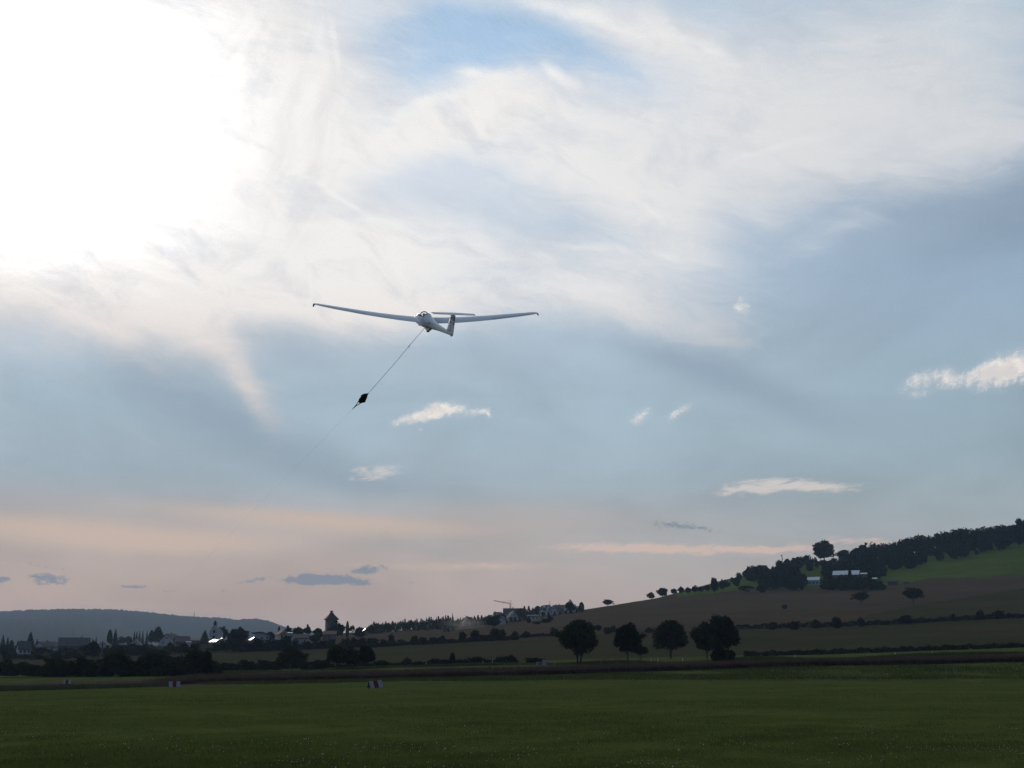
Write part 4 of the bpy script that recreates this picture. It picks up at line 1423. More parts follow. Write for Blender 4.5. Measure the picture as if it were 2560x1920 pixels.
def house(name, px, yb, w_px, eave_px, ridge_px, depth_m, ridge_along, yaw, wall, roof, label, group=None, cat='house',
          chimney=None, wins=2, hip=False, depth=None):
    """gable house whose foot is seen at (px, yb); heights in photo pixels above the foot.
    ridge_along 'x': the roof slope faces the camera, 'y': the gable does"""
    if depth:
        s, t = st(px, yb)
        p = Vector((s * depth, depth, CAM_Z + t * depth))
    else:
        p = on_ground(px, yb)
    k = p.y / F
    w, ze, zr = w_px * k, eave_px * k, ridge_px * k
    bear = -math.atan2(p.x, p.y)
    root = empty(name, (p.x, p.y + depth_m * 0.5, p.z), bear + math.radians(yaw))
    tag(root, label, cat, group)
    if ridge_along == 'x':
        L, hw, turn = w / 2, depth_m / 2, 0.0
    else:
        L, hw, turn = depth_m / 2, w / 2, math.radians(90)
    m = MB()
    m.box(-L, L, -hw, hw, -1.5, ze)
    if not hip:
        for sx in (-1, 1):
            m.add([(sx * L, -hw, ze), (sx * L, hw, ze), (sx * L, 0, zr), (sx * (L - 0.3), -hw, ze), (sx * (L - 0.3), hw, ze), (sx * (L - 0.3), 0, zr)],
                  [(0, 1, 2), (3, 5, 4), (0, 2, 5, 3), (1, 4, 5, 2), (0, 3, 4, 1)])
    o = m.obj('wall', wall, root)
    o.rotation_euler = (0, 0, turn)
    r = MB()
    o_ = 0.45
    if hip:
        e = L * 0.42
        r.add([(-L - o_, -hw - o_, ze), (L + o_, -hw - o_, ze), (L + o_, hw + o_, ze), (-L - o_, hw + o_, ze), (-L + e, 0, zr), (L - e, 0, zr)],
              [(3, 2, 1, 0), (0, 1, 5, 4), (1, 2, 5), (2, 3, 4, 5), (3, 0, 4)])
    else:
        kk = (zr - ze) / hw
        th = 0.25
        pts = []
        for x in (-L - o_, L + o_):
            pts += [(x, -hw - o_, ze - kk * o_ + 0.03), (x, 0, zr + 0.03), (x, hw + o_, ze - kk * o_ + 0.03),
                    (x, hw + o_, ze - kk * o_ + 0.03 + th), (x, 0, zr + th * 1.35), (x, -hw - o_, ze - kk * o_ + 0.03 + th)]
        r.add(pts, [(0, 1, 7, 6), (1, 2, 8, 7), (2, 3, 9, 8), (3, 4, 10, 9), (4, 5, 11, 10), (5, 0, 6, 11),
                    (0, 5, 4, 1), (1, 4, 3, 2), (6, 7, 10, 11), (7, 8, 9, 10)])
    ro = r.obj('roof', roof, root)
    ro.rotation_euler = (0, 0, turn)
    if chimney is not None:
        c = MB()
        cx = chimney * L
        c.box(cx - 0.4, cx + 0.4, 0.3, 1.1, zr - 1.2, zr + 1.0).box(cx - 0.5, cx + 0.5, 0.2, 1.2, zr + 1.0, zr + 1.15)
        c.obj('chimney', RED_BRICK, ro)
    # windows on the side that faces the camera
    front = -hw if ridge_along == 'x' else None
    half = L if ridge_along == 'x' else hw
    dep = hw if ridge_along == 'x' else L
    if wins:
        for i in range(wins):
            xx = (i + 0.5) / wins * 2 * half - half
            zz = ze * 0.55
            f = MB().box(xx - 0.65, xx + 0.65, -dep - 0.06, -dep + 0.02, zz - 0.8, zz + 0.8)
            fo = f.obj('window', WIN_FRAME, root)
            MB().box(xx - 0.52, xx + 0.52, -dep - 0.08, -dep - 0.055, zz - 0.67, zz + 0.67).obj('pane', WIN_GLASS, fo)
        if ridge_along == 'y' and zr - ze > 2.0:
            zz = ze + (zr - ze) * 0.33
            f = MB().box(-0.6, 0.6, -dep - 0.06, -dep + 0.02, zz - 0.7, zz + 0.7)
            fo = f.obj('window', WIN_FRAME, root)
            MB().box(-0.48, 0.48, -dep - 0.08, -dep - 0.055, zz - 0.57, zz + 0.57).obj('pane', WIN_GLASS, fo)
    return root


def village():
    GL = 'houses of the village on the left'
    house('house', 50, 1636, 28, 12, 31, 9, 'x', 8, WHITE_WALL, ROOF_DARK, 'dark roofed house with white lower wall nearest the left edge', GL, wins=3)
    house('house', 104, 1629, 30, 12, 23, 9, 'x', 30, WHITE_WALL, ROOF_BROWN, 'brown roofed house turned aslant with white gable, left of the long barn', GL, chimney=0.5, wins=2)
    house('house', 124, 1627, 22, 9, 21, 10, 'y', -22, WHITE_WALL, ROOF_BROWN, 'white gable with dark window close against the long dark barn', GL, wins=2)
    house('barn', 174, 1628, 72, 12, 32, 14, 'x', 0, WOOD_WALL, ROOF_DARK, 'long barn with large dark roof in the left village', GL, cat='barn', chimney=0.45, wins=0)
    house('house', 255, 1619, 24, 5, 14, 10, 'y', -15, WHITE_WALL, ROOF_BROWN, 'low house with pale wedge shaped gable left of the slim column tree', GL, wins=1)
    house('house', 333, 1618, 30, 5, 18, 11, 'y', -10, WHITE_WALL, ROOF_DARK, 'white gable with dark roof edges below the five thin conifers', GL, wins=2)
    house('house', 421, 1614, 36, 13, 28, 13, 'y', -28, WHITE_WALL, ROOF_BROWN, 'largest white gabled house with brown roof running back to the right', GL, chimney=0.2, wins=2)
    house('barn', 448, 1617, 34, 12, 25, 12, 'x', 6, WOOD_WALL, ROOF_BROWN, 'brown roofed barn adjoining the largest white gabled house', GL, cat='barn', wins=1)
    house('shed', 468, 1617, 10, 10, 12, 6, 'x', 0, WHITE_WALL, ROOF_GREY, 'small flat white shed right of the brown roofed barn', GL, cat='shed', wins=0)
    house('barn', 484, 1612, 30, 10, 16, 12, 'x', 0, WOOD_WALL, ROOF_BROWN, 'low long brown barn between white shed and broad spruce', GL, cat='barn', wins=0)
    house('house', 386, 1618, 10, 4, 7, 5, 'x', 0, WHITE_WALL, ROOF_GREY, 'tiny pale hut below the tallest leafy village tree', GL, cat='hut', wins=0)

    # chapel with curved gable and small bell turret
    p = on_ground(534, 1611)
    k = p.y / F
    root = empty('chapel', (p.x, p.y + 6, p.z), -math.atan2(p.x, p.y) + math.radians(-14))
    tag(root, 'white chapel with curved gable, round window and bell turret', 'chapel')
    w, ze, zr = 11 * k, 30 * k, 47 * k
    prof = [(-w, -1), (-w, ze), (-w * 0.88, ze + 0.05 * zr), (-w * 0.72, ze + 0.10 * zr), (-w * 0.62, ze + 0.2 * zr), (-w * 0.45, ze + 0.24 * zr), (-w * 0.35, zr * 0.95),
            (0, zr), (w * 0.35, zr * 0.95), (w * 0.45, ze + 0.24 * zr), (w * 0.62, ze + 0.2 * zr), (w * 0.72, ze + 0.10 * zr), (w * 0.88, ze + 0.05 * zr), (w, ze), (w, -1)]
    m = MB()
    n = len(prof)
    m.add([(x, -6, z) for x, z in prof] + [(x, -5.4, z) for x, z in prof],
          [tuple(range(n)), tuple(reversed(range(n, 2 * n)))] + [(i, n + i, n + (i + 1) % n, (i + 1) % n) for i in range(n)])
    m.box(-w * 0.92, w * 0.92, -5.4, 8, -1, ze)
    m.obj('wall', WHITE_WALL, root)
    m = MB().add([(-w, -5.4, ze), (w, -5.4, ze), (w, 8, ze), (-w, 8, ze), (0, -5.4, zr * 0.9), (0, 8, zr * 0.9)],
                 [(0, 1, 4), (1, 2, 5, 4), (2, 3, 5), (3, 0, 4, 5), (3, 2, 1, 0)])
    ro = m.obj('roof', ROOF_BROWN, root)
    tu = MB().box(-0.8, 0.8, -4.8, -3.2, zr * 0.86, zr + 1.6)
    tu.add([(-1, -5, zr + 1.6), (1, -5, zr + 1.6), (1, -3, zr + 1.6), (-1, -3, zr + 1.6), (0, -4, zr + 3.2)], [(3, 2, 1, 0), (0, 1, 4), (1, 2, 4), (2, 3, 4), (3, 0, 4)])
    tu.obj('bell_turret', ROOF_DARK, ro)
    c = [(math.cos(a) * 0.95, math.sin(a) * 0.95) for a in np.linspace(0, 6.283, 14)[:-1]]
    for nm, rr, y, mt, par in (('round_window', 1.0, -6.06, RED_BRICK, None), ('pane', 0.7, -6.10, WIN_GLASS, 'w')):
        mm = MB()
        mm.add([(x * rr, y, ze + 0.02 * zr + z * rr) for x, z in c] + [(x * rr, -5.98, ze + 0.02 * zr + z * rr) for x, z in c],
               [tuple(range(13))] + [(i, 13 + i, 13 + (i + 1) % 13, (i + 1) % 13) for i in range(13)])
        if par is None:
            wo = mm.obj(nm, mt, root)
        else:
            mm.obj(nm, mt, wo)
    mm = MB().box(-0.8, 0.8, -6.06, -5.98, ze * 0.38, ze * 0.62)
    mm.add([(0.8 * math.cos(a), -6.06, ze * 0.62 + 0.8 * math.sin(a)) for a in np.linspace(0, math.pi, 8)], [tuple(range(8))])
    mm.obj('arched_window', WIN_GLASS, root)

    # two glossy pitched roofs that mirror the sun
    def glint_roof(name, px, yb, yt, w_px, wall, label, cat, split=0.3, lift=0.0):
        p = on_ground(px, yb)
        k = p.y / F
        v = (p + Vector((0, 0, 3)) - Vector((0, 0, CAM_Z))).normalized()
        nrm = (sdir - v).normalized()
        hgt = (yb - yt) * k
        root = empty(name, p)
        tag(root, label, cat)
        bear = math.atan2(-nrm.x, -nrm.y) * -1
        hx = Vector((nrm.y, -nrm.x, 0)).normalized()
        if hx.x < 0:
            hx = -hx
        up = nrm.cross(hx)
        if up.z < 0:
            up = -up
        W = w_px * k / 2
        top = Vector((0, 0, hgt))
        L = min(5.5, hgt * 1.5)
        foot = top - up * L
        b = MB()
        base = [top + hx * -W, top + hx * W, foot + hx * W, foot + hx * -W]
        back = [q + Vector((nrm.x, nrm.y, 0)).normalized() * -3.0 for q in base[:2]]
        gz = -1.5
        lo = [Vector((q.x, q.y, gz)) for q in (base[3], base[2], back[1] + Vector((0, 0, 0)), back[0])]
        hi = [base[3], base[2], Vector((back[1].x, back[1].y, foot.z)), Vector((back[0].x, back[0].y, foot.z))]
        b.add(lo + hi, [(0, 1, 5, 4), (1, 2, 6, 5), (2, 3, 7, 6), (3, 0, 4, 7)])
        b.add([hi[0], hi[3], base[0]], [(0, 1, 2)]).add([hi[1], base[1], hi[2]], [(0, 1, 2)])
        b.add([hi[3], hi[2], base[1], base[0]], [(0, 1, 2, 3)])
        b.obj('wall', wall, root)
        th = nrm * 0.12
        cuts = [(0, split - 0.06), (split + 0.06, 1)] if split else [(0, 1)]
        for a, c2 in cuts:
            q = [base[0].lerp(base[1], a), base[0].lerp(base[1], c2), base[3].lerp(base[2], c2), base[3].lerp(base[2], a)]
            mm = MB().add([x + th * 0.4 for x in q] + [x + th * 1.4 for x in q],
                          [(0, 1, 2, 3), (7, 6, 5, 4), (0, 4, 5, 1), (1, 5, 6, 2), (2, 6, 7, 3), (3, 7, 4, 0)])
            mm.obj('roof_panel', PANEL, root)
        return root
    glint_roof('shed', 547, 1611, 1597, 30, WOOD_WALL, 'low shed whose two glossy roof panels mirror the sun below the chapel', 'shed', 0.32)
    glint_roof('shed', 637, 1604, 1593, 8, WOOD_WALL, 'small roof shining white left of the slant roofed house', 'shed', 0.45)
    glint_roof('shed', 913, 1588, 1573, 5, WOOD_WALL, 'tiny bright roof speck in the gap left of the long wood', 'shed', 0)
    glint_roof('shed', 1243, 1541, 1529, 7, WOOD_WALL, 'small bright roof before the blue roofed house, left of the long dark house', 'shed', 0)
    glint_roof('shed', 1315, 1542, 1527, 9, WOOD_WALL, 'small pair of shining roof panels right of the long dark house', 'shed', 0.45)

    # house with slanted roof
    p = on_ground(652, 1610)
    k = p.y / F
    root = empty('house', p, -math.atan2(p.x, p.y))
    tag(root, 'modern white house under one thin slanted dark roof', 'house', GL)
    x0, x1, x2 = -20 * k, 3 * k, 20 * k
    h0, h1, h2 = 27 * k, 29 * k, 22 * k
    m = MB().add([(x0 + 1, 0, -1), (x2, 0, -1), (x2, 0, h2 - 0.4), (x1, 0, h1 - 0.4), (x0 + 1, 0, h0 - 0.4), (x0 + 1, 9, -1), (x2, 9, -1), (x2, 9, h2 - 0.4), (x1, 9, h1 - 0.4), (x0 + 1, 9, h0 - 0.4)],
                 [(0, 1, 2, 3, 4), (9, 8, 7, 6, 5), (1, 6, 7, 2), (0, 4, 9, 5)])
    m.obj('wall', WHITE_WALL, root)
    pr = [(x0 - 1, h0 - 0.4), (x1, h1 - 0.4), (x2 + 0.6, h2 - 0.5), (x2 + 0.6, h2), (x1, h1 + 0.15), (x0 - 1, h0 + 0.15)]
    m = MB().add([(x, -0.9, z) for x, z in pr] + [(x, 9.6, z) for x, z in pr], [(0, 1, 4, 5), (1, 2, 3, 4), (11, 10, 7, 6), (10, 9, 8, 7)] + [(i, 6 + i, 6 + (i + 1) % 6, (i + 1) % 6) for i in range(6)])
    m.obj('roof', ROOF_DARK, root)
    for xx in (-3.2, 0.6, 3.6):
        f = MB().box(xx - 0.8, xx + 0.8, -0.06, 0.02, 2.6, 4.2).obj('window', WIN_FRAME, root)
        MB().box(xx - 0.66, xx + 0.66, -0.09, -0.055, 2.74, 4.06).obj('pane', WIN_GLASS, f)

    house('house', 702, 1604, 26, 17, 28, 9, 'y', 16, CREAM_WALL, ROOF_RED, 'cream gabled house with reddish roof right of the slant roofed house', GL, wins=2)
    house('shed', 723, 1604, 9, 20, 21.5, 4, 'x', 0, GREY_WALL, METAL_ROOF, 'small pale roof edge right of the cream house', GL, cat='shed', wins=0)
    house('house', 745, 1612, 34, 16, 25, 9, 'x', 12, GREY_WALL, ROOF_BROWN, 'half hidden grey house behind bushes right of the cream house', GL, wins=2)
    house('house', 822, 1603, 30, 16, 24, 9, 'x', -6, WOOD_WALL, ROOF_RED, 'low reddish roofed house at the foot of the stone tower', GL, wins=2)
    house('house', 780, 1606, 18, 12, 20, 8, 'y', 10, GREY_WALL, ROOF_BROWN, 'small dim grey gable left of the reddish roofed house', GL, wins=1)

    # old stone tower with pyramid roof
    p = on_ground(820, 1598)
    p.y += 12
    k = p.y / F
    root = empty('stone_tower', p, -math.atan2(p.x, p.y) + math.radians(12))
    tag(root, 'square stone tower with pointed roof and small lantern on the skyline', 'tower')
    hw = 12.4 * k
    ze, zr = 49 * k, 65.5 * k
    MB().box(-hw, hw, -hw, hw, -1, ze).obj('wall', STONE_WALL, root)

    def sq(h, z):
        return [(-h, -h, z), (h, -h, z), (h, h, z), (-h, h, z)]
    r = MB().loft([sq(hw + 0.9, ze - 0.25), sq(hw + 0.9, ze + 0.02), sq(hw + 0.05, ze + 1.0), sq(hw * 0.52, ze + (zr - ze) * 0.66), sq(0.75, zr)])
    ro = r.obj('roof', ROOF_DARK, root)
    MB().loft([sq(0.62, zr - 0.3), sq(0.62, zr + 0.7), sq(1.05, zr + 0.8), sq(1.05, zr + 0.95), sq(0.1, zr + 1.3)]).obj('lantern', ROOF_DARK, ro)
    for xx, zz in ((-1.4, 0.72), (1.8, 0.72), (0.2, 0.40)):
        f = MB().box(xx - 0.5, xx + 0.5, -hw - 0.05, -hw + 0.03, ze * zz - 1.0, ze * zz + 1.0).obj('window', GREY_WALL, root)
        MB().box(xx - 0.36, xx + 0.36, -hw - 0.08, -hw - 0.045, ze * zz - 0.85, ze * zz + 0.85).obj('pane', WIN_GLASS, f)

    # village on the hillside
    GH = 'houses of the hillside village'
    house('house', 1285, 1546, 52, 11, 24.5, 12, 'x', 0, GREY_WALL, ROOF_DARK, 'long dark house with red edged ridge below the crane', GH, chimney=-0.1, hip=False, wins=4)
    house('house', 1281, 1552, 22, 9, 23, 9, 'y', 18, WHITE_WALL, ROOF_DARK, 'pale gable standing before the long dark house', GH, wins=1)
    house('house', 1244, 1545, 18, 10, 17, 9, 'x', 10, GREY_WALL, ROOF_BROWN, 'blue grey roofed house left of the long dark house', GH, chimney=-0.7, wins=1)
    house('house', 1255, 1561, 13, 12, 20, 8, 'y', -14, WHITE_WALL, ROOF_DARK, 'small pale wall lowest in the hillside village', GH, wins=1)
    house('house', 1330, 1541, 14, 6, 16, 8, 'y', 0, WHITE_WALL, ROOF_BROWN, 'small white triangular gable right of the shining panels', GH, wins=1)
    house('house', 1333, 1551, 28, 10, 13, 8, 'x', 0, WHITE_WALL, ROOF_BROWN, 'low white house below the small triangular gable', GH, wins=3)
    house('house', 1367, 1537, 22, 8, 24, 10, 'y', 35, WHITE_WALL, ROOF_GREY, 'white house with steep pale roof at the left of the top row', GH, wins=2)
    house('house', 1390, 1535, 18, 9, 21, 10, 'y', -24, WHITE_WALL, ROOF_BROWN, 'white gable in the middle of the top row, right of the steep pale roof', GH, chimney=0.4, wins=2)
    house('house', 1403, 1533, 18, 10, 20, 9, 'x', 0, GREY_WALL, ROOF_RED, 'reddish roofed house between the white gable and the round dark tree', GH, chimney=-0.5, wins=2)
    house('house', 1426, 1531, 26, 12, 19, 9, 'x', 4, WHITE_WALL, ROOF_GREY, 'broad white house in front of the round dark tree', GH, wins=3)
    house('house', 1446, 1528, 16, 7, 12, 8, 'x', -20, WOOD_WALL, ROOF_RED, 'small brown house before the narrow oval tree at the village end', GH, wins=1)
    house('house', 1165, 1566, 18, 8, 20, 9, 'y', 12, GREY_WALL, ROOF_BROWN, 'dim grey gable behind the dust cloud', GH, wins=1)

    # farm on the right hand hill
    def farm(px, yb, w_px, eave, ridge, dep, label, name, yaw=0):
        return house(name, px, yb, w_px, eave, ridge, dep, 'x', yaw, WHITE_WALL if px < 2060 else WOOD_WALL, METAL_ROOF, label, cat='barn', wins=3 if px < 2060 else 0)
    farm(2039, 1465, 28, 14, 22, 9, 'farm shed with bright metal roof and pale windowed wall', 'farm_shed', -8)
    farm(2124, 1468, 62, 30, 41, 14, 'long farm barn with bright metal roof rising over dark bushes', 'farm_barn', -5)
    farm(2164, 1463, 14, 27, 30, 6, 'narrow lean-to with pale roof right of the long farm barn', 'lean_to', 0)
    farm(2190, 1463, 10, 15, 18, 5, 'tiny pale roofed hut at the right end of the farm bushes', 'hut', 0)
    house('shed', 2235, 1463, 22, 9, 13, 6, 'x', -6, WOOD_WALL, ROOF_DARK, 'dark wooden field shed at the edge of the hill meadow', cat='shed', wins=0)
    house('shed', 2268, 1459, 12, 3, 5, 4, 'x', 0, WOOD_WALL, ROOF_DARK, 'low dark stack right of the wooden field shed', cat='shed', wins=0)

    # tower crane
    p = on_ground(1276, 1545)
    k = p.y / F
    root = empty('tower_crane', (p.x, p.y + 14, p.z), -math.atan2(p.x, p.y) + math.radians(14))
    tag(root, 'thin tower crane with jib pointing left over the hillside village', 'crane')
    zt = 36 * k
    m = MB()
    for a in (-0.5, 0.5):
        for b in (-0.5, 0.5):
            m.tube([(a, b, 0), (a, b, zt)], 0.13, 4)
    for i in range(int(zt / 1.6)):
        s_ = 1 if i % 2 else -1
        m.tube([(-0.5 * s_, -0.5, i * 1.6), (0.5 * s_, -0.5, i * 1.6 + 1.6)], 0.07, 4)
        m.tube([(-0.5, 0.5 * s_, i * 1.6), (-0.5, -0.5 * s_, i * 1.6 + 1.6)], 0.07, 4)
    m.obj('mast', STEEL, root)
    m = MB()
    jl = 43 * k
    e = Vector((-jl, 0, zt + 7 * k))
    s0 = Vector((0, 0, zt))
    for dy, dz in ((-0.45, 0), (0.45, 0), (0, 0.9)):
        m.tube([s0 + Vector((0, dy, dz)), e + Vector((0, dy, dz * 0.5))], 0.11, 4)
    for i in range(18):
        a, b = s0.lerp(e, i / 18), s0.lerp(e, (i + 1) / 18)
        m.tube([a + Vector((0, -0.45, 0)), b + Vector((0, 0, 0.7))], 0.06, 4)
        m.tube([a + Vector((0, 0.45, 0)), b + Vector((0, 0, 0.7))], 0.06, 4)
    m.obj('jib', STEEL, root)
    m = MB().tube([(0, 0, zt), (0.6, 0, zt + 3.5)], 0.12, 4).tube([(0.6, 0, zt + 3.5), tuple(s0.lerp(e, 0.45) + Vector((0, 0, 0.7)))], 0.05, 4)
    m.tube([(0.6, 0, zt + 3.5), (3.4, 0, zt - 3.0)], 0.05, 4).box(2.2, 4.2, -0.7, 0.7, zt - 9, zt - 6.6)
    m.obj('counter_stay', STEEL, root)
    m = MB().box(-0.4, 0.4, -0.3, 0.3, -0.35, 0.1)
    tr = m.obj('trolley', STEEL, root)
    tr.location = s0.lerp(e, 0.42)

    # masts and poles
    p = at(485, 1548, 5200)
    root = empty('radio_mast', (p.x, p.y, p.z))
    tag(root, 'slender radio mast far off on the wooded hill', 'mast')
    m = MB()
    for a in (0, 2.09, 4.19):
        m.tube([(1.6 * math.cos(a), 1.6 * math.sin(a), -3), (0.9 * math.cos(a), 0.9 * math.sin(a), 26)], 0.5, 4)
    for i in range(9):
        a, b = (0, 2.09) if i % 2 else (2.09, 4.19)
        m.tube([(1.5 * math.cos(a), 1.5 * math.sin(a), i * 2.9 - 2), (1.4 * math.cos(b), 1.4 * math.sin(b), i * 2.9 + 0.9)], 0.3, 4)
    m.obj('mast', STEEL, root)
    MB().tube([(0, 0, 25.5), (0, 0, 35)], 0.35, 5).obj('aerial', STEEL, root)
    p = on_ground(1956, 1412)
    root = empty('radio_mast', (p.x, p.y, p.z))
    tag(root, 'short pole with two box aerials on the hill skyline', 'mast')
    k = p.y / F
    MB().tube([(0, 0, -1), (0, 0, 29 * k)], [0.35, 0.28], 6).obj('pole', STEEL, root)
    MB().box(-0.9, -0.2, -0.3, 0.3, 24 * k, 27 * k).obj('aerial', STEEL, root)
    MB().box(0.2, 0.8, -0.3, 0.3, 17 * k, 19 * k).obj('aerial', STEEL, root)
    p = on_ground(1375, 1530)
    root = empty('pole', (p.x, p.y + 8, p.z))
    tag(root, 'thin roof aerial above the white hillside houses', 'aerial')
    k = p.y / F
    m = MB().tube([(0, 0, 0), (0, 0, 30 * k)], 0.16, 5)
    m.tube([(-1, 0, 29 * k), (1, 0, 29 * k)], 0.1, 4)
    m.obj('pole', STEEL, root)

    # harvester and tractor at work
    WHEEL = plain("tyre rubber", (0.02, 0.02, 0.02), 0.9, 0.2)
    HGREEN = plain("harvester paint", (0.10, 0.16, 0.10), 0.45, 0.4)
    HRED = plain("tractor paint", (0.24, 0.03, 0.03), 0.4, 0.4)
    p = on_ground(1123, 1577)
    p.y += 8
    root = empty('combine_harvester', (p.x, p.y, p.z), math.radians(170))
    tag(root, 'dark green combine harvester raising dust at the end of the long wood', 'harvester')
    m = MB().box(-3.2, 2.0, -1.5, 1.5, 1.2, 3.2)
    m.add([(-3.2, -1.5, 3.2), (0.6, -1.5, 3.2), (0.6, 1.5, 3.2), (-3.2, 1.5, 3.2), (-2.8, -1.1, 4.0), (0.3, -1.1, 4.0), (0.3, 1.1, 4.0), (-2.8, 1.1, 4.0)],
          [(0, 1, 5, 4), (1, 2, 6, 5), (2, 3, 7, 6), (3, 0, 4, 7), (4, 5, 6, 7)])
    m.obj('body', HGREEN, root)
    MB().box(2.05, 3.6, -1.2, 1.2, 1.9, 3.9).box(1.95, 3.75, -1.3, 1.3, 3.92, 4.1).obj('cab', WIN_GLASS, root)
    MB().box(4.4, 5.3, -3.0, 3.0, 0.3, 1.3).box(3.4, 4.4, -0.6, 0.6, 0.8, 1.7).obj('header', HGREEN, root)
    for x, y, rad in ((2.4, -1.5, 0.95), (2.4, 1.5, 0.95), (-2.4, -1.3, 0.6), (-2.4, 1.3, 0.6)):
        MB().tube([(x, y - 0.32, rad), (x, y + 0.32, rad)], rad, 14).obj('wheel', WHEEL, root)
    MB().tube([(-1.0, -1.4, 3.6), (-3.9, -1.9, 4.6)], 0.22, 8).obj('unloading_pipe', HGREEN, root)
    p = on_ground(1119, 1580)
    root = empty('tractor', (p.x, p.y, p.z), math.radians(180))
    tag(root, 'small red tractor with grey cab in front of the combine harvester', 'tractor')
    MB().box(0.2, 2.4, -0.45, 0.45, 0.8, 1.6).box(-0.9, 0.2, -0.6, 0.6, 0.7, 1.5).obj('body', HRED, root)
    MB().box(-0.9, 0.35, -0.65, 0.65, 1.52, 2.55).box(-1.0, 0.45, -0.75, 0.75, 2.57, 2.7).obj('cab', WIN_GLASS, root)
    for x, y, rad in ((-0.6, -0.95, 0.8), (-0.6, 0.95, 0.8), (1.8, -0.7, 0.5), (1.8, 0.7, 0.5)):
        MB().tube([(x, y - 0.2, rad), (x, y + 0.2, rad)], rad, 14).obj('wheel', WHEEL, root)

    # roadside marker posts
    POSTW = plain("marker post white", (0.70, 0.70, 0.68), 0.6, 0.3, 0, 0.05)
    POSTB = plain("marker post black", (0.02, 0.02, 0.02), 0.6, 0.3)
    mp = mb_ = None
    labs = {771: 'white marker post standing out left of the tall dark clump', 1904: 'white roadside post first right of the tallest roadside tree', 1988: 'white roadside post second right of the tallest roadside tree',
            2238: 'white roadside post farther right along the dark hedge', 2331: 'rightmost white roadside post', 1065: 'white post below the hedge left of the column tree',
            1207: 'left of two white posts below the peaked hedge bush', 1231: 'right of two white posts below the peaked hedge bush', 1645: 'white post right of the second roadside tree', 1628: 'white post by the thin young tree',
            1707: 'white post just right of the broad middle roadside tree', 1530: 'white post between the first two roadside trees'}
    for x, lab in labs.items():
        yb = float(np.interp(x, [500, 1000, 1280, 1500, 2000, 2560], [1684, 1665.5, 1660.5, 1658.5, 1646, 1632]))
        p = on_ground(x, yb)
        root = empty('marker_post', (p.x, p.y, p.z - 0.05))
        tag(root, lab, 'marker post', 'white posts along the road')
        if mp is None:
            a = MB().tube([(0, 0, 0), (0, 0, 0.78)], 0.075, 6)
            a.tube([(0, 0, 0.95), (0, 0, 1.05)], [0.075, 0.05], 6)
            mp = a.mesh('post', POSTW)
            mb_ = MB().tube([(0, 0, 0.78), (0, 0, 0.95)], 0.073, 6, False).mesh('band', POSTB)
        link_mesh('post', mp, root)
        link_mesh('band', mb_, root)
    p = on_ground(1345, 1668)
    root = empty('rail_barrier', (p.x, p.y, p.z))
    tag(root, 'pale low rail barrier with grey box before the spreading bush', 'barrier')
    GREYW = plain("pale timber", (0.34, 0.34, 0.32), 0.85, 0.2)
    MB().box(-0.35, -0.05, -0.1, 0.1, -0.2, 0.95).obj('post', GREYW, root)
    MB().box(-0.3, 3.6, -0.06, 0.06, 0.97, 1.10).obj('rail', GREYW, root)
    MB().box(1.0, 1.75, -0.5, 0.4, 0.45, 0.9).box(0.95, 1.8, -0.55, 0.45, 1.12, 1.55).obj('box', plain("grey blue sheet", (0.32, 0.35, 0.40), 0.5, 0.4), root)
    MB().box(3.5, 3.62, -0.07, 0.07, -0.2, 0.96).obj('post', GREYW, root)


village()

# ------------------------------------------------------------------ glider on the winch line
GA, GP, GR = math.radians(24.50), math.radians(24.65), math.radians(-4.556)
GT = Vector((-6.100, 89.441, 27.003))


def glider_matrix():
    h = Vector((-math.sin(GA), math.cos(GA), 0))
    l = Vector((-math.cos(GA), -math.sin(GA), 0))
    u = Vector((0, 0, 1))
    f = h * math.cos(GP) + u * math.sin(GP)
    u2 = -h * math.sin(GP) + u * math.cos(GP)
    l2 = l * math.cos(GR) + u2 * math.sin(GR)
    u3 = -l * math.sin(GR) + u2 * math.cos(GR)
    M = Matrix((f, l2, u3)).transposed().to_4x4()
    M.translation = GT
    return M


GM = glider_matrix()


def airfoil(chord, t, n=11):
    up, lo = [], []
    for i in range(n):
        x = 0.5 * (1 - math.cos(math.pi * i / (n - 1)))
        yt = 5 * t * (0.2969 * math.sqrt(x) - 0.126 * x - 0.3516 * x * x + 0.2843 * x ** 3 - 0.1036 * x ** 4)
        cam = 0.03 * math.sin(math.pi * x)
        up.append((x, cam + yt))
        lo.append((x, cam - yt))
    pts = up + lo[-2:0:-1]
    return [(-x * chord, z * chord) for x, z in pts]     # x runs back from the leading edge


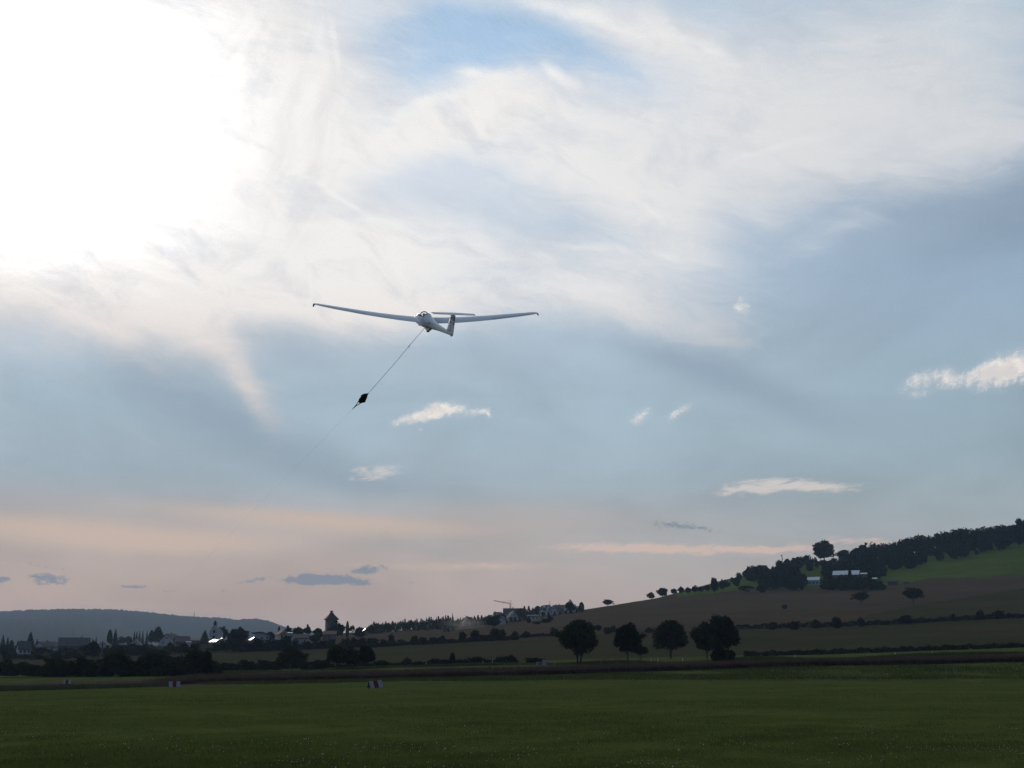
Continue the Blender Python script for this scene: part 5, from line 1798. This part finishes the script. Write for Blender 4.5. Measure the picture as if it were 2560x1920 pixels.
def build_glider():
    GEL = material("white gelcoat", lambda nb: principled(nb, nb.mix(nb.noise(nb.node('ShaderNodeTexCoord').outputs['Object'], 1.5, 3.0)[0], (0.52, 0.55, 0.60, 1), (0.62, 0.64, 0.67, 1)), 0.25, 0.5))
    DARKM = plain("tyre and skid rubber", (0.018, 0.018, 0.018), 0.8, 0.2)
    DECAL = plain("dark lettering", (0.06, 0.07, 0.10), 0.5, 0.3)
    EMBLEM = plain("dark brown emblem", (0.085, 0.050, 0.040), 0.5, 0.3)
    FRAMEM = plain("canopy frame", (0.05, 0.055, 0.06), 0.4, 0.4)
    COCK = plain("cockpit lining", (0.12, 0.12, 0.12), 0.9, 0.1)

    def glass(nb):
        t = nb.node('ShaderNodeBsdfTransparent')
        t.inputs[0].default_value = (0.90, 0.93, 0.95, 1)
        g = nb.node('ShaderNodeBsdfGlossy')
        g.inputs['Roughness'].default_value = 0.03
        lw = nb.node('ShaderNodeLayerWeight')
        mx = nb.node('ShaderNodeMixShader')
        nb.put(mx.inputs[0], nb.math('MULTIPLY_ADD', nb.math('POWER', lw.outputs['Facing'], 4.0), 0.30, 0.04))
        nb.t.links.new(t.outputs[0], mx.inputs[1])
        nb.t.links.new(g.outputs[0], mx.inputs[2])
        return mx.outputs[0]
    GLASS = material("canopy perspex", glass)

    root = empty('glider', (0, 0, 0))
    root.matrix_world = GM
    tag(root, 'white two seat glider with T tail climbing steeply on the winch line', 'glider')

    # fuselage: sections of x, centre z, half width, rise, drop
    sec = [(2.78, -.46, .03, .03, .03), (2.66, -.45, .15, .12, .14), (2.40, -.42, .25, .21, .27), (2.05, -.38, .31, .30, .38), (1.70, -.35, .345, .40, .43),
           (1.30, -.32, .36, .55, .47), (0.90, -.30, .365, .63, .49), (0.50, -.28, .365, .62, .50), (0.10, -.26, .36, .57, .49), (-.35, -.24, .335, .46, .47),
           (-.80, -.22, .29, .35, .44), (-1.3, -.21, .24, .26, .39), (-2.0, -.21, .19, .20, .31), (-3.0, -.20, .145, .155, .23), (-4.0, -.20, .115, .125, .17),
           (-4.8, -.20, .09, .105, .125), (-5.30, -.20, .045, .08, .09), (-5.42, -.20, .01, .03, .03)]
    N = 28
    rings = []
    for (x, zc, w, a, b) in sec:
        rg = []
        for k in range(N):
            th = 2 * math.pi * k / N
            y, z = math.cos(th), math.sin(th)
            e = 0.88
            yy = math.copysign(abs(y) ** e, y) * w
            zz = math.copysign(abs(z) ** e, z) * (a if z > 0 else b)
            rg.append(Vector((x, yy, zc + zz)))
        rings.append(rg)
    body, can = MB(), MB()
    bf, cf = [], []
    for i in range(len(sec) - 1):
        for k in range(N):
            q = (i * N + k, i * N + (k + 1) % N, (i + 1) * N + (k + 1) % N, (i + 1) * N + k)
            topside = 2 <= k < N // 2 - 2
            (cf if (topside and 3 <= i < 8) else bf).append(q)
    vs = [v for r in rings for v in r]
    bf += [tuple(range(N)), tuple((len(sec) - 1) * N + k for k in range(N))]
    body.add(vs, bf)
    fu = body.obj('fuselage', GEL, root, True)
    used = sorted({i for q in cf for i in q})
    rm = {u: j for j, u in enumerate(used)}
    can.add([vs[u] for u in used], [tuple(rm[i] for i in q) for q in cf])
    co = can.obj('canopy', GLASS, root, True)
    # cockpit floor so that one does not look into an empty shell
    tub = MB().box(-0.05, 2.3, -0.27, 0.27, -0.62, -0.58)
    tub.add([(-0.02, -0.30, -0.58), (-0.02, 0.30, -0.58), (0.03, 0.26, -0.12), (0.03, -0.26, -0.12)], [(0, 1, 2, 3)])
    tub.obj('cockpit_lining', COCK, fu)
    # canopy frame: hoops and sill
    fr = MB()
    for i, rr in ((3, .016), (6, .032), (8, .03)):
        fr.tube([rings[i][k] for k in range(2, N // 2 - 1)], rr, 5)
    for k in (2, N // 2 - 2):
        fr.tube([rings[i][k] for i in range(3, 9)], 0.016, 5)
    fr.obj('frame', FRAMEM, co)
    for x in (0.45, 1.45):
        s = MB().box(x - 0.25, x + 0.25, -0.22, 0.22, -0.57, -0.45)
        s.add([(x - 0.26, -0.22, -0.5), (x - 0.26, 0.22, -0.5), (x - 0.40, 0.18, -0.16), (x - 0.40, -0.18, -0.16),
               (x - 0.20, -0.22, -0.5), (x - 0.20, 0.22, -0.5), (x - 0.34, 0.18, -0.16), (x - 0.34, -0.18, -0.16)],
              [(0, 1, 2, 3), (7, 6, 5, 4), (0, 4, 5, 1), (1, 5, 6, 2), (2, 6, 7, 3), (3, 7, 4, 0)])
        s.obj('seat', COCK, fu)
    # wings with ailerons and tip skids
    st_ = [(y, xl, c, -.17 + .90 * (y / 8.5) ** 1.5, t) for y, xl, c, t in
           ((0.30, .60, 1.56, .18), (1.3, .57, 1.49, .178), (2.4, .53, 1.40, .175), (3.6, .50, 1.29, .17), (4.8, .46, 1.18, .16), (7.0, .34, .90, .15), (8.2, .18, .62, .14), (8.50, .05, .42, .12))]
    for sg in (1, -1):
        w = MB()
        w.loft([[Vector((xl + px, sg * y, z + pz + 0.055 * (px + c * 0.4))) for px, pz in airfoil(c, t)] for (y, xl, c, z, t) in st_])
        wo = w.obj('wing', GEL, root, True)
        a = MB()
        for (y0, xl0, c0, z0, t0), (y1, xl1, c1, z1, t1) in ((st_[4], st_[5]), (st_[5], st_[6])):
            def pt(y, xl, c, z, f, dz):
                return Vector((xl - c * f, sg * y, z + 0.03 * c * math.sin(math.pi * f) - 0.055 * c * (f - 0.4) + dz))
            A = [pt(y0, xl0, c0, z0, .80, .06 * c0), pt(y1, xl1, c1, z1, .80, .055 * c1), pt(y1, xl1, c1, z1, 1.0, .004), pt(y0, xl0, c0, z0, 1.0, .004)]
            B = [p - Vector((0, 0, d)) for p, d in zip(A, (.11 * c0, .10 * c1, .008, .008))]
            a.add(A + B, [(0, 1, 2, 3), (7, 6, 5, 4), (0, 4, 5, 1), (1, 5, 6, 2), (2, 6, 7, 3), (3, 7, 4, 0)])
        a.obj('aileron', GEL, wo)
        t = MB().loft([[Vector((0.02, sg * 8.48, .74)), Vector((-.36, sg * 8.48, .74)), Vector((-.36, sg * 8.52, .745)), Vector((.02, sg * 8.52, .745))],
                       [Vector((-.16, sg * 8.57, .56)), Vector((-.40, sg * 8.57, .56)), Vector((-.40, sg * 8.60, .56)), Vector((-.16, sg * 8.60, .56))]])
        t.obj('tip_skid', DARKM if sg > 0 else GEL, wo)
        # root fairing
        f = MB().loft([[Vector((.64 + px * 1.06, sg * .20, -.19 + pz * 1.25 + 0.055 * (px + .6))) for px, pz in airfoil(1.60, .19)],
                       [Vector((.61 + px, sg * .44, -.16 + pz + 0.055 * (px + .6))) for px, pz in airfoil(1.57, .185)]])
        f.obj('root_fairing', GEL, wo, True)
    # fin and rudder
    def vsec(z, xl, c, t):
        return [Vector((xl + px, pz, z)) for px, pz in [(a, b - 0.03 * c * math.sin(math.pi * -a / c)) for a, b in airfoil(c, t)]]
    fin = MB().loft([vsec(-.22, -4.05, .98, .14), vsec(0.1, -4.28, .80, .12), vsec(1.20, -4.72, .56, .12)])
    fin.obj('fin', GEL, root, True)
    rud = MB()
    rud.loft([[Vector((-5.03, .040, -.30)), Vector((-5.50, .004, -.26)), Vector((-5.50, -.004, -.26)), Vector((-5.03, -.040, -.30))],
              [Vector((-5.09, .045, .2)), Vector((-5.56, .004, .2)), Vector((-5.56, -.004, .2)), Vector((-5.09, -.045, .2))],
              [Vector((-5.29, .030, 1.17)), Vector((-5.64, .004, 1.17)), Vector((-5.64, -.004, 1.17)), Vector((-5.29, -.030, 1.17))]])
    rud.obj('rudder', GEL, root)
    # tailplane on top
    ts = [(-1.55, -4.92, .40), (-.8, -4.84, .52), (0, -4.76, .60), (.8, -4.84, .52), (1.55, -4.92, .40)]
    tp = MB().loft([[Vector((xl + px, y, 1.23 + pz)) for px, pz in airfoil(c, .11)] for (y, xl, c) in ts])
    to = tp.obj('tailplane', GEL, root, True)
    el = MB()
    for (ya, xa, ca), (yb, xb, cb) in zip(ts[:-1], ts[1:]):
        A = [Vector((xa - ca, ya, 1.245)), Vector((xb - cb, yb, 1.245)), Vector((xb - cb - .17, yb, 1.215)), Vector((xa - ca - .17, ya, 1.215))]
        B = [p - Vector((0, 0, .03 if i < 2 else .008)) for i, p in enumerate(A)]
        el.add(A + B, [(0, 1, 2, 3), (7, 6, 5, 4), (0, 4, 5, 1), (1, 5, 6, 2), (2, 6, 7, 3), (3, 7, 4, 0)])
    el.obj('elevator', GEL, to)
    # wheels
    mw = MB().tube([(-.25, -.07, -.80), (-.25, .07, -.80)], .19, 18)
    mw.obj('main_wheel', DARKM, root)
    fa = MB().loft([[Vector((.35, 0.13, -.70)), Vector((-.9, .13, -.60)), Vector((-.9, -.13, -.60)), Vector((.35, -.13, -.70))],
                    [Vector((.05, .095, -.86)), Vector((-.52, .095, -.84)), Vector((-.52, -.095, -.84)), Vector((.05, -.095, -.86))]])
    fa.obj('wheel_fairing', GEL, root)
    nw = MB().tube([(1.75, -.05, -.76), (1.75, .05, -.76)], .12, 16)
    nw.obj('nose_wheel', DARKM, root)
    tw = MB().tube([(-5.15, -.03, -.28), (-5.15, .03, -.28)], .085, 14)
    tw.obj('tail_wheel', DARKM, root)
    tf = MB().loft([[Vector((-4.95, .03, -.24)), Vector((-5.32, .03, -.24)), Vector((-5.32, -.03, -.24)), Vector((-4.95, -.03, -.24))],
                    [Vector((-5.08, .02, -.36)), Vector((-5.22, .02, -.36)), Vector((-5.22, -.02, -.36)), Vector((-5.08, -.02, -.36))]])
    tf.obj('tail_skid', DARKM, root)
    # dark marks on the side of the tail boom and emblem on the fin (too far off to read)
    def side_y(x, z):
        xs = [s[0] for s in sec][::-1]
        w = float(np.interp(x, xs, [s[2] for s in sec][::-1]))
        zc = float(np.interp(x, xs, [s[1] for s in sec][::-1]))
        up = float(np.interp(x, xs, [s[3] for s in sec][::-1]))
        dn = float(np.interp(x, xs, [s[4] for s in sec][::-1]))
        q = abs(z - zc) / (up if z > zc else dn)
        return w * max(0.0, 1 - q ** (2 / .88)) ** (.88 / 2)
    for sg in (1, -1):
        for x in (-1.05, -1.40, -1.62, -1.84, -2.06):
            z0, z1 = -.32, -.14
            m = MB()
            P = [(x, z0), (x - .13, z0), (x - .13, z1), (x, z1)]
            A = [Vector((a, sg * (side_y(a, z) + .004), z)) for a, z in P]
            B = [Vector((a, sg * (side_y(a, z) - .01), z)) for a, z in P]
            m.add(A + B, [(0, 1, 2, 3), (7, 6, 5, 4), (0, 4, 5, 1), (1, 5, 6, 2), (2, 6, 7, 3), (3, 7, 4, 0)])
            m.obj('side_mark', DECAL, root)
        m = MB()
        for zz, hh, x0, x1 in ((.88, .14, -4.76, -5.08), (.60, .16, -4.70, -4.98), (.34, .08, -4.62, -4.90)):
            m.box(x1, x0, sg * .030 - .006, sg * .032 + .006, zz - hh / 2, zz + hh / 2)
        m.obj('fin_emblem', EMBLEM, root)
        m = MB().box(-5.54, -5.34, sg * .028 - .006, sg * .030 + .006, .80, 1.05).box(-5.50, -5.34, sg * .028 - .006, sg * .030 + .006, .50, .66)
        m.obj('rudder_mark', DECAL, root)

    # pilot seated in front, seen as a dark shape through the canopy
    CLOTH = plain("dark jacket", (0.035, 0.035, 0.04), 0.9, 0.1)
    SKIN = plain("skin", (0.36, 0.22, 0.16), 0.6, 0.3)
    HAT = plain("dark sun hat", (0.05, 0.05, 0.06), 0.9, 0.1)
    ob = bpy.data.objects.new('person', bpy.data.meshes.new('person'))
    pv = [((0.38, 0, -.42), .135), ((0.28, 0, -.22), .13), ((0.20, 0, -.02), .15), ((0.17, 0, .06), .065), ((0.20, 0, .16), .095), ((0.21, 0, .21), .085),
          ((0.20, .16, -.02), .065), ((0.38, .21, -.20), .048), ((0.62, .12, -.24), .035), ((0.20, -.16, -.02), .065), ((0.38, -.21, -.20), .048), ((0.62, -.12, -.24), .035),
          ((0.46, .09, -.45), .085), ((0.86, .11, -.30), .068), ((1.15, .10, -.48), .05), ((0.46, -.09, -.45), .085), ((0.86, -.11, -.30), .068), ((1.15, -.10, -.48), .05)]
    pe = [(0, 1), (1, 2), (2, 3), (3, 4), (4, 5), (2, 6), (6, 7), (7, 8), (2, 9), (9, 10), (10, 11), (0, 12), (12, 13), (13, 14), (0, 15), (15, 16), (16, 17)]
    me = ob.data
    me.from_pydata([p for p, r in pv], pe, [])
    me.materials.append(CLOTH)
    COL.objects.link(ob)
    sk = ob.modifiers.new('skin', 'SKIN')
    for i, (p, r) in enumerate(pv):
        me.skin_vertices[0].data[i].radius = (r, r)
    me.skin_vertices[0].data[0].use_root = True
    ob.modifiers.new('smooth', 'SUBSURF').levels = 1
    ob.modifiers['smooth'].render_levels = 1
    tag(ob, 'person in dark jacket and hat sitting under the glider canopy', 'person')
    ob.matrix_world = GM @ Matrix.Translation((0.78, 0, -0.10)) @ Matrix.Diagonal((0.95, 0.85, 0.95, 1))
    hd = MB().loft([[Vector((.205 + r * math.cos(a), r * .92 * math.sin(a), z)) for a in np.linspace(0, 6.283, 13)[:-1]] for z, r in ((.19, .112), (.235, .108), (.275, .07), (.29, .02))])
    ho = hd.obj('hat', HAT, ob, True)
    fc = MB().loft([[Vector((.285 + .03 * math.cos(a) * r, .055 * r * math.sin(a), z)) for a in np.linspace(0, 6.283, 11)[:-1]] for z, r in ((.09, .5), (.12, 1), (.17, 1.05), (.20, .6))])
    fc.obj('face', SKIN, ob, True)


build_glider()


def build_line():
    ROPE = plain("grey rope", (0.20, 0.20, 0.19), 0.8, 0.2)
    CHUTE = plain("dark drogue cloth", (0.012, 0.010, 0.010), 0.9, 0.1, 0, 0.4, 3.0)
    hook = GM @ Vector((0.42, 0, -.76))
    a = at(922, 982, 99.0)
    ax = (a - hook).normalized()
    # strop from the hook to the folded drogue
    mid = hook.lerp(a, 0.5) + Vector((0, 0, -0.05))
    k1 = hook.lerp(a, 0.27)
    m = MB().tube([hook, k1, mid, a], 0.016, 6)
    o = m.obj('strop', ROPE)
    tag(o, 'grey rope strop from the glider belly to the dark drogue', 'rope')
    q = MB().tube([k1 - ax * 0.10, k1 + ax * 0.10], [0.03, 0.03], 6).tube([k1, k1 + Vector((0.10, 0, 0.16))], [0.015, 0.01], 5).tube([k1, k1 + Vector((0.05, 0, -0.16))], [0.015, 0.008], 5)
    q.obj('weak_link', ROPE, o)
    # folded drogue parachute
    b = at(880, 1024, 101.6)
    u = (b - a).normalized()
    s = u.cross(Vector((0, 1, 0.2))).normalized()
    t = u.cross(s)
    L = (b - a).length
    root = empty('drogue_parachute', a)
    tag(root, 'dark folded drogue parachute hanging in the winch line', 'parachute')
    r = random.Random(3)

    def ring(f, rad, off, sq_, n=16):
        out = []
        for k in range(n):
            th = 2 * math.pi * k / n
            rr = rad * (1 + 0.16 * math.sin(4 * th + f * 7) + 0.10 * math.sin(7 * th + f * 11) + r.uniform(-.06, .06))
            out.append(u * (f * L) + s * (off + math.cos(th) * rr) + t * (math.sin(th) * rr * sq_))
        return out
    c = MB().loft([ring(0.0, .012, 0, 1), ring(.06, .04, 0, .8), ring(.13, .11, -.02, .7), ring(.20, .185, -.03, .65), ring(.27, .235, -.03, .65), ring(.325, .25, -.02, .7), ring(.345, .19, .0, .7)])
    c.obj('canopy', CHUTE, root)
    c = MB().loft([ring(.315, .12, .05, .8), ring(.35, .215, .05, .7), ring(.40, .245, .03, .65), ring(.46, .215, .02, .7), ring(.52, .14, .0, .7), ring(.555, .08, -.01, .8), ring(.58, .03, 0, 1)])
    c.obj('canopy_skirt', CHUTE, root)
    ln = MB()
    for da in (-.13, .14):
        ln.tube([u * (.52 * L) + s * da, u * (.72 * L) + s * da * .22, u * L], [.035, .03, .012], 6)
    ln.tube([u * (.74 * L), u * (.90 * L)], [.05, .022], 6)
    ln.obj('lines', CHUTE, root)
    # long winch cable falling away to the far end of the field
    far = Vector((st(196, 1692)[0] * 900, 900, 1.0))
    pts = []
    for i in range(41):
        f = (i / 40) ** 1.6
        p = b.lerp(far, f)
        p.z -= 3.0 * math.sin(math.pi * f) * (1 - f)
        pts.append(p)
    o = MB().tube(pts, [0.0037] * 41, 5).obj('winch_cable', ROPE)
    tag(o, 'long thin winch cable running down to the left from the drogue', 'cable')


build_line()


def build_markers():
    WHITE = plain("marker white paint", (0.25, 0.265, 0.29), 0.7, 0.1, 0, 0.2, 4.0)
    RED = plain("marker red paint", (0.14, 0.011, 0.014), 0.7, 0.2, 0, 0.15, 4.0)
    WOOD = plain("marker frame timber", (0.05, 0.05, 0.05), 0.9, 0.1)
    L, H, B = 1.62, 0.86, 0.44
    pan = {}
    for i, mt in enumerate((WHITE, RED, WHITE)):
        for sd in (-1, 1):
            x0, x1 = -L / 2 + L / 3 * i + .004, -L / 2 + L / 3 * (i + 1) - .004
            y0, y1 = sd * B, sd * .02
            th = .03 * sd
            pan[(i, sd)] = MB().add([(x0, y0, 0.06), (x1, y0, 0.06), (x1, y1, H), (x0, y1, H), (x0, y0 + th, .06), (x1, y0 + th, .06), (x1, y1 + th, H), (x0, y1 + th, H)],
                                    [(0, 1, 2, 3), (7, 6, 5, 4), (0, 4, 5, 1), (1, 5, 6, 2), (2, 6, 7, 3), (3, 7, 4, 0)]).mesh('panel', mt)
    fr = MB()
    for x in (-L / 2 + .03, L / 2 - .03):
        fr.tube([(x, -B + .04, 0), (x, -.02, H - .03)], .03, 4).tube([(x, B - .04, 0), (x, .02, H - .03)], .03, 4).tube([(x, -B + .06, .1), (x, B - .06, .1)], .02, 4)
    frm = fr.mesh('frame', WOOD)
    for (x, y, rz, lab, sc_) in ((938, 1726.5, 27, 'nearest red and white roof shaped runway marker, tilted in the grass', 1.0),
                                 (435, 1726, 6, 'middle red and white runway marker at the far grass edge', 1.0),
                                 (166, 1723.5, 0, 'farthest and smallest red and white runway marker at the left', 0.92)):
        dp = {938: 150, 435: 190, 166: 252}[x]
        s, t = st(x, y)
        p = Vector((s * dp, dp, max(CAM_Z + t * dp, float(ground_z(s, dp)) - 0.02)))
        root = empty('runway_marker', p, -math.atan2(p.x, p.y) + math.radians(rz))
        if x == 938:
            root.rotation_euler[1] = math.radians(-5)
        tag(root, lab, 'runway marker', 'red and white markers along the runway edge')
        for (i, sd), me in pan.items():
            o = link_mesh('panel', me, root)
            if i == 1:
                o['label'] = 'red panel'
            o.scale = (sc_, sc_, sc_)
        o = link_mesh('frame', frm, root)
        o.scale = (sc_, sc_, sc_)


build_markers()


# ------------------------------------------------------------------ dust and air
def build_air():
    def vol(name, dens, col, noise_=None):
        m = bpy.data.materials.new(name)
        m.use_nodes = True
        t = m.node_tree
        t.nodes.clear()
        nb = NB(t)
        v = nb.node('ShaderNodeVolumePrincipled')
        v.inputs['Color'].default_value = col
        v.inputs['Density'].default_value = dens
        v.inputs['Anisotropy'].default_value = 0.35
        if noise_:
            tc = nb.node('ShaderNodeTexCoord')
            g = nb.node('ShaderNodeTexGradient', gradient_type='SPHERICAL')
            nb.put(g.inputs[0], tc.outputs['Object'])
            n = nb.noise(tc.outputs['Object'], 2.2, 4.0, 0.6)[0]
            nb.put(v.inputs['Density'], nb.math('MULTIPLY', nb.math('MULTIPLY', g.outputs[1], nb.rng(n, 0.3, 0.7)), dens))
        out = nb.node('ShaderNodeOutputMaterial')
        t.links.new(v.outputs[0], out.inputs['Volume'])
        return m
    p = on_ground(1156, 1574)
    bm = bmesh.new()
    bmesh.ops.create_icosphere(bm, subdivisions=3, radius=1.0)
    me = bpy.data.meshes.new('dust_cloud')
    bm.to_mesh(me)
    bm.free()
    me.materials.append(vol('harvest dust', 0.10, (0.85, 0.72, 0.58, 1), True))
    o = link_mesh('dust_cloud', me)
    o.location = p + Vector((0, 9, 4.0))
    o.scale = (17, 7, 5.5)
    tag(o, kind='stuff')
    m = MB().box(-8400, 8400, -2400, 7400, -14, 300)
    h = m.obj('haze', None)
    h.data.materials.append(vol('evening haze', HAZE, (0.56, 0.77, 1.0, 1)))
    tag(h, kind='stuff')


HAZE = 8.0e-5
build_air()
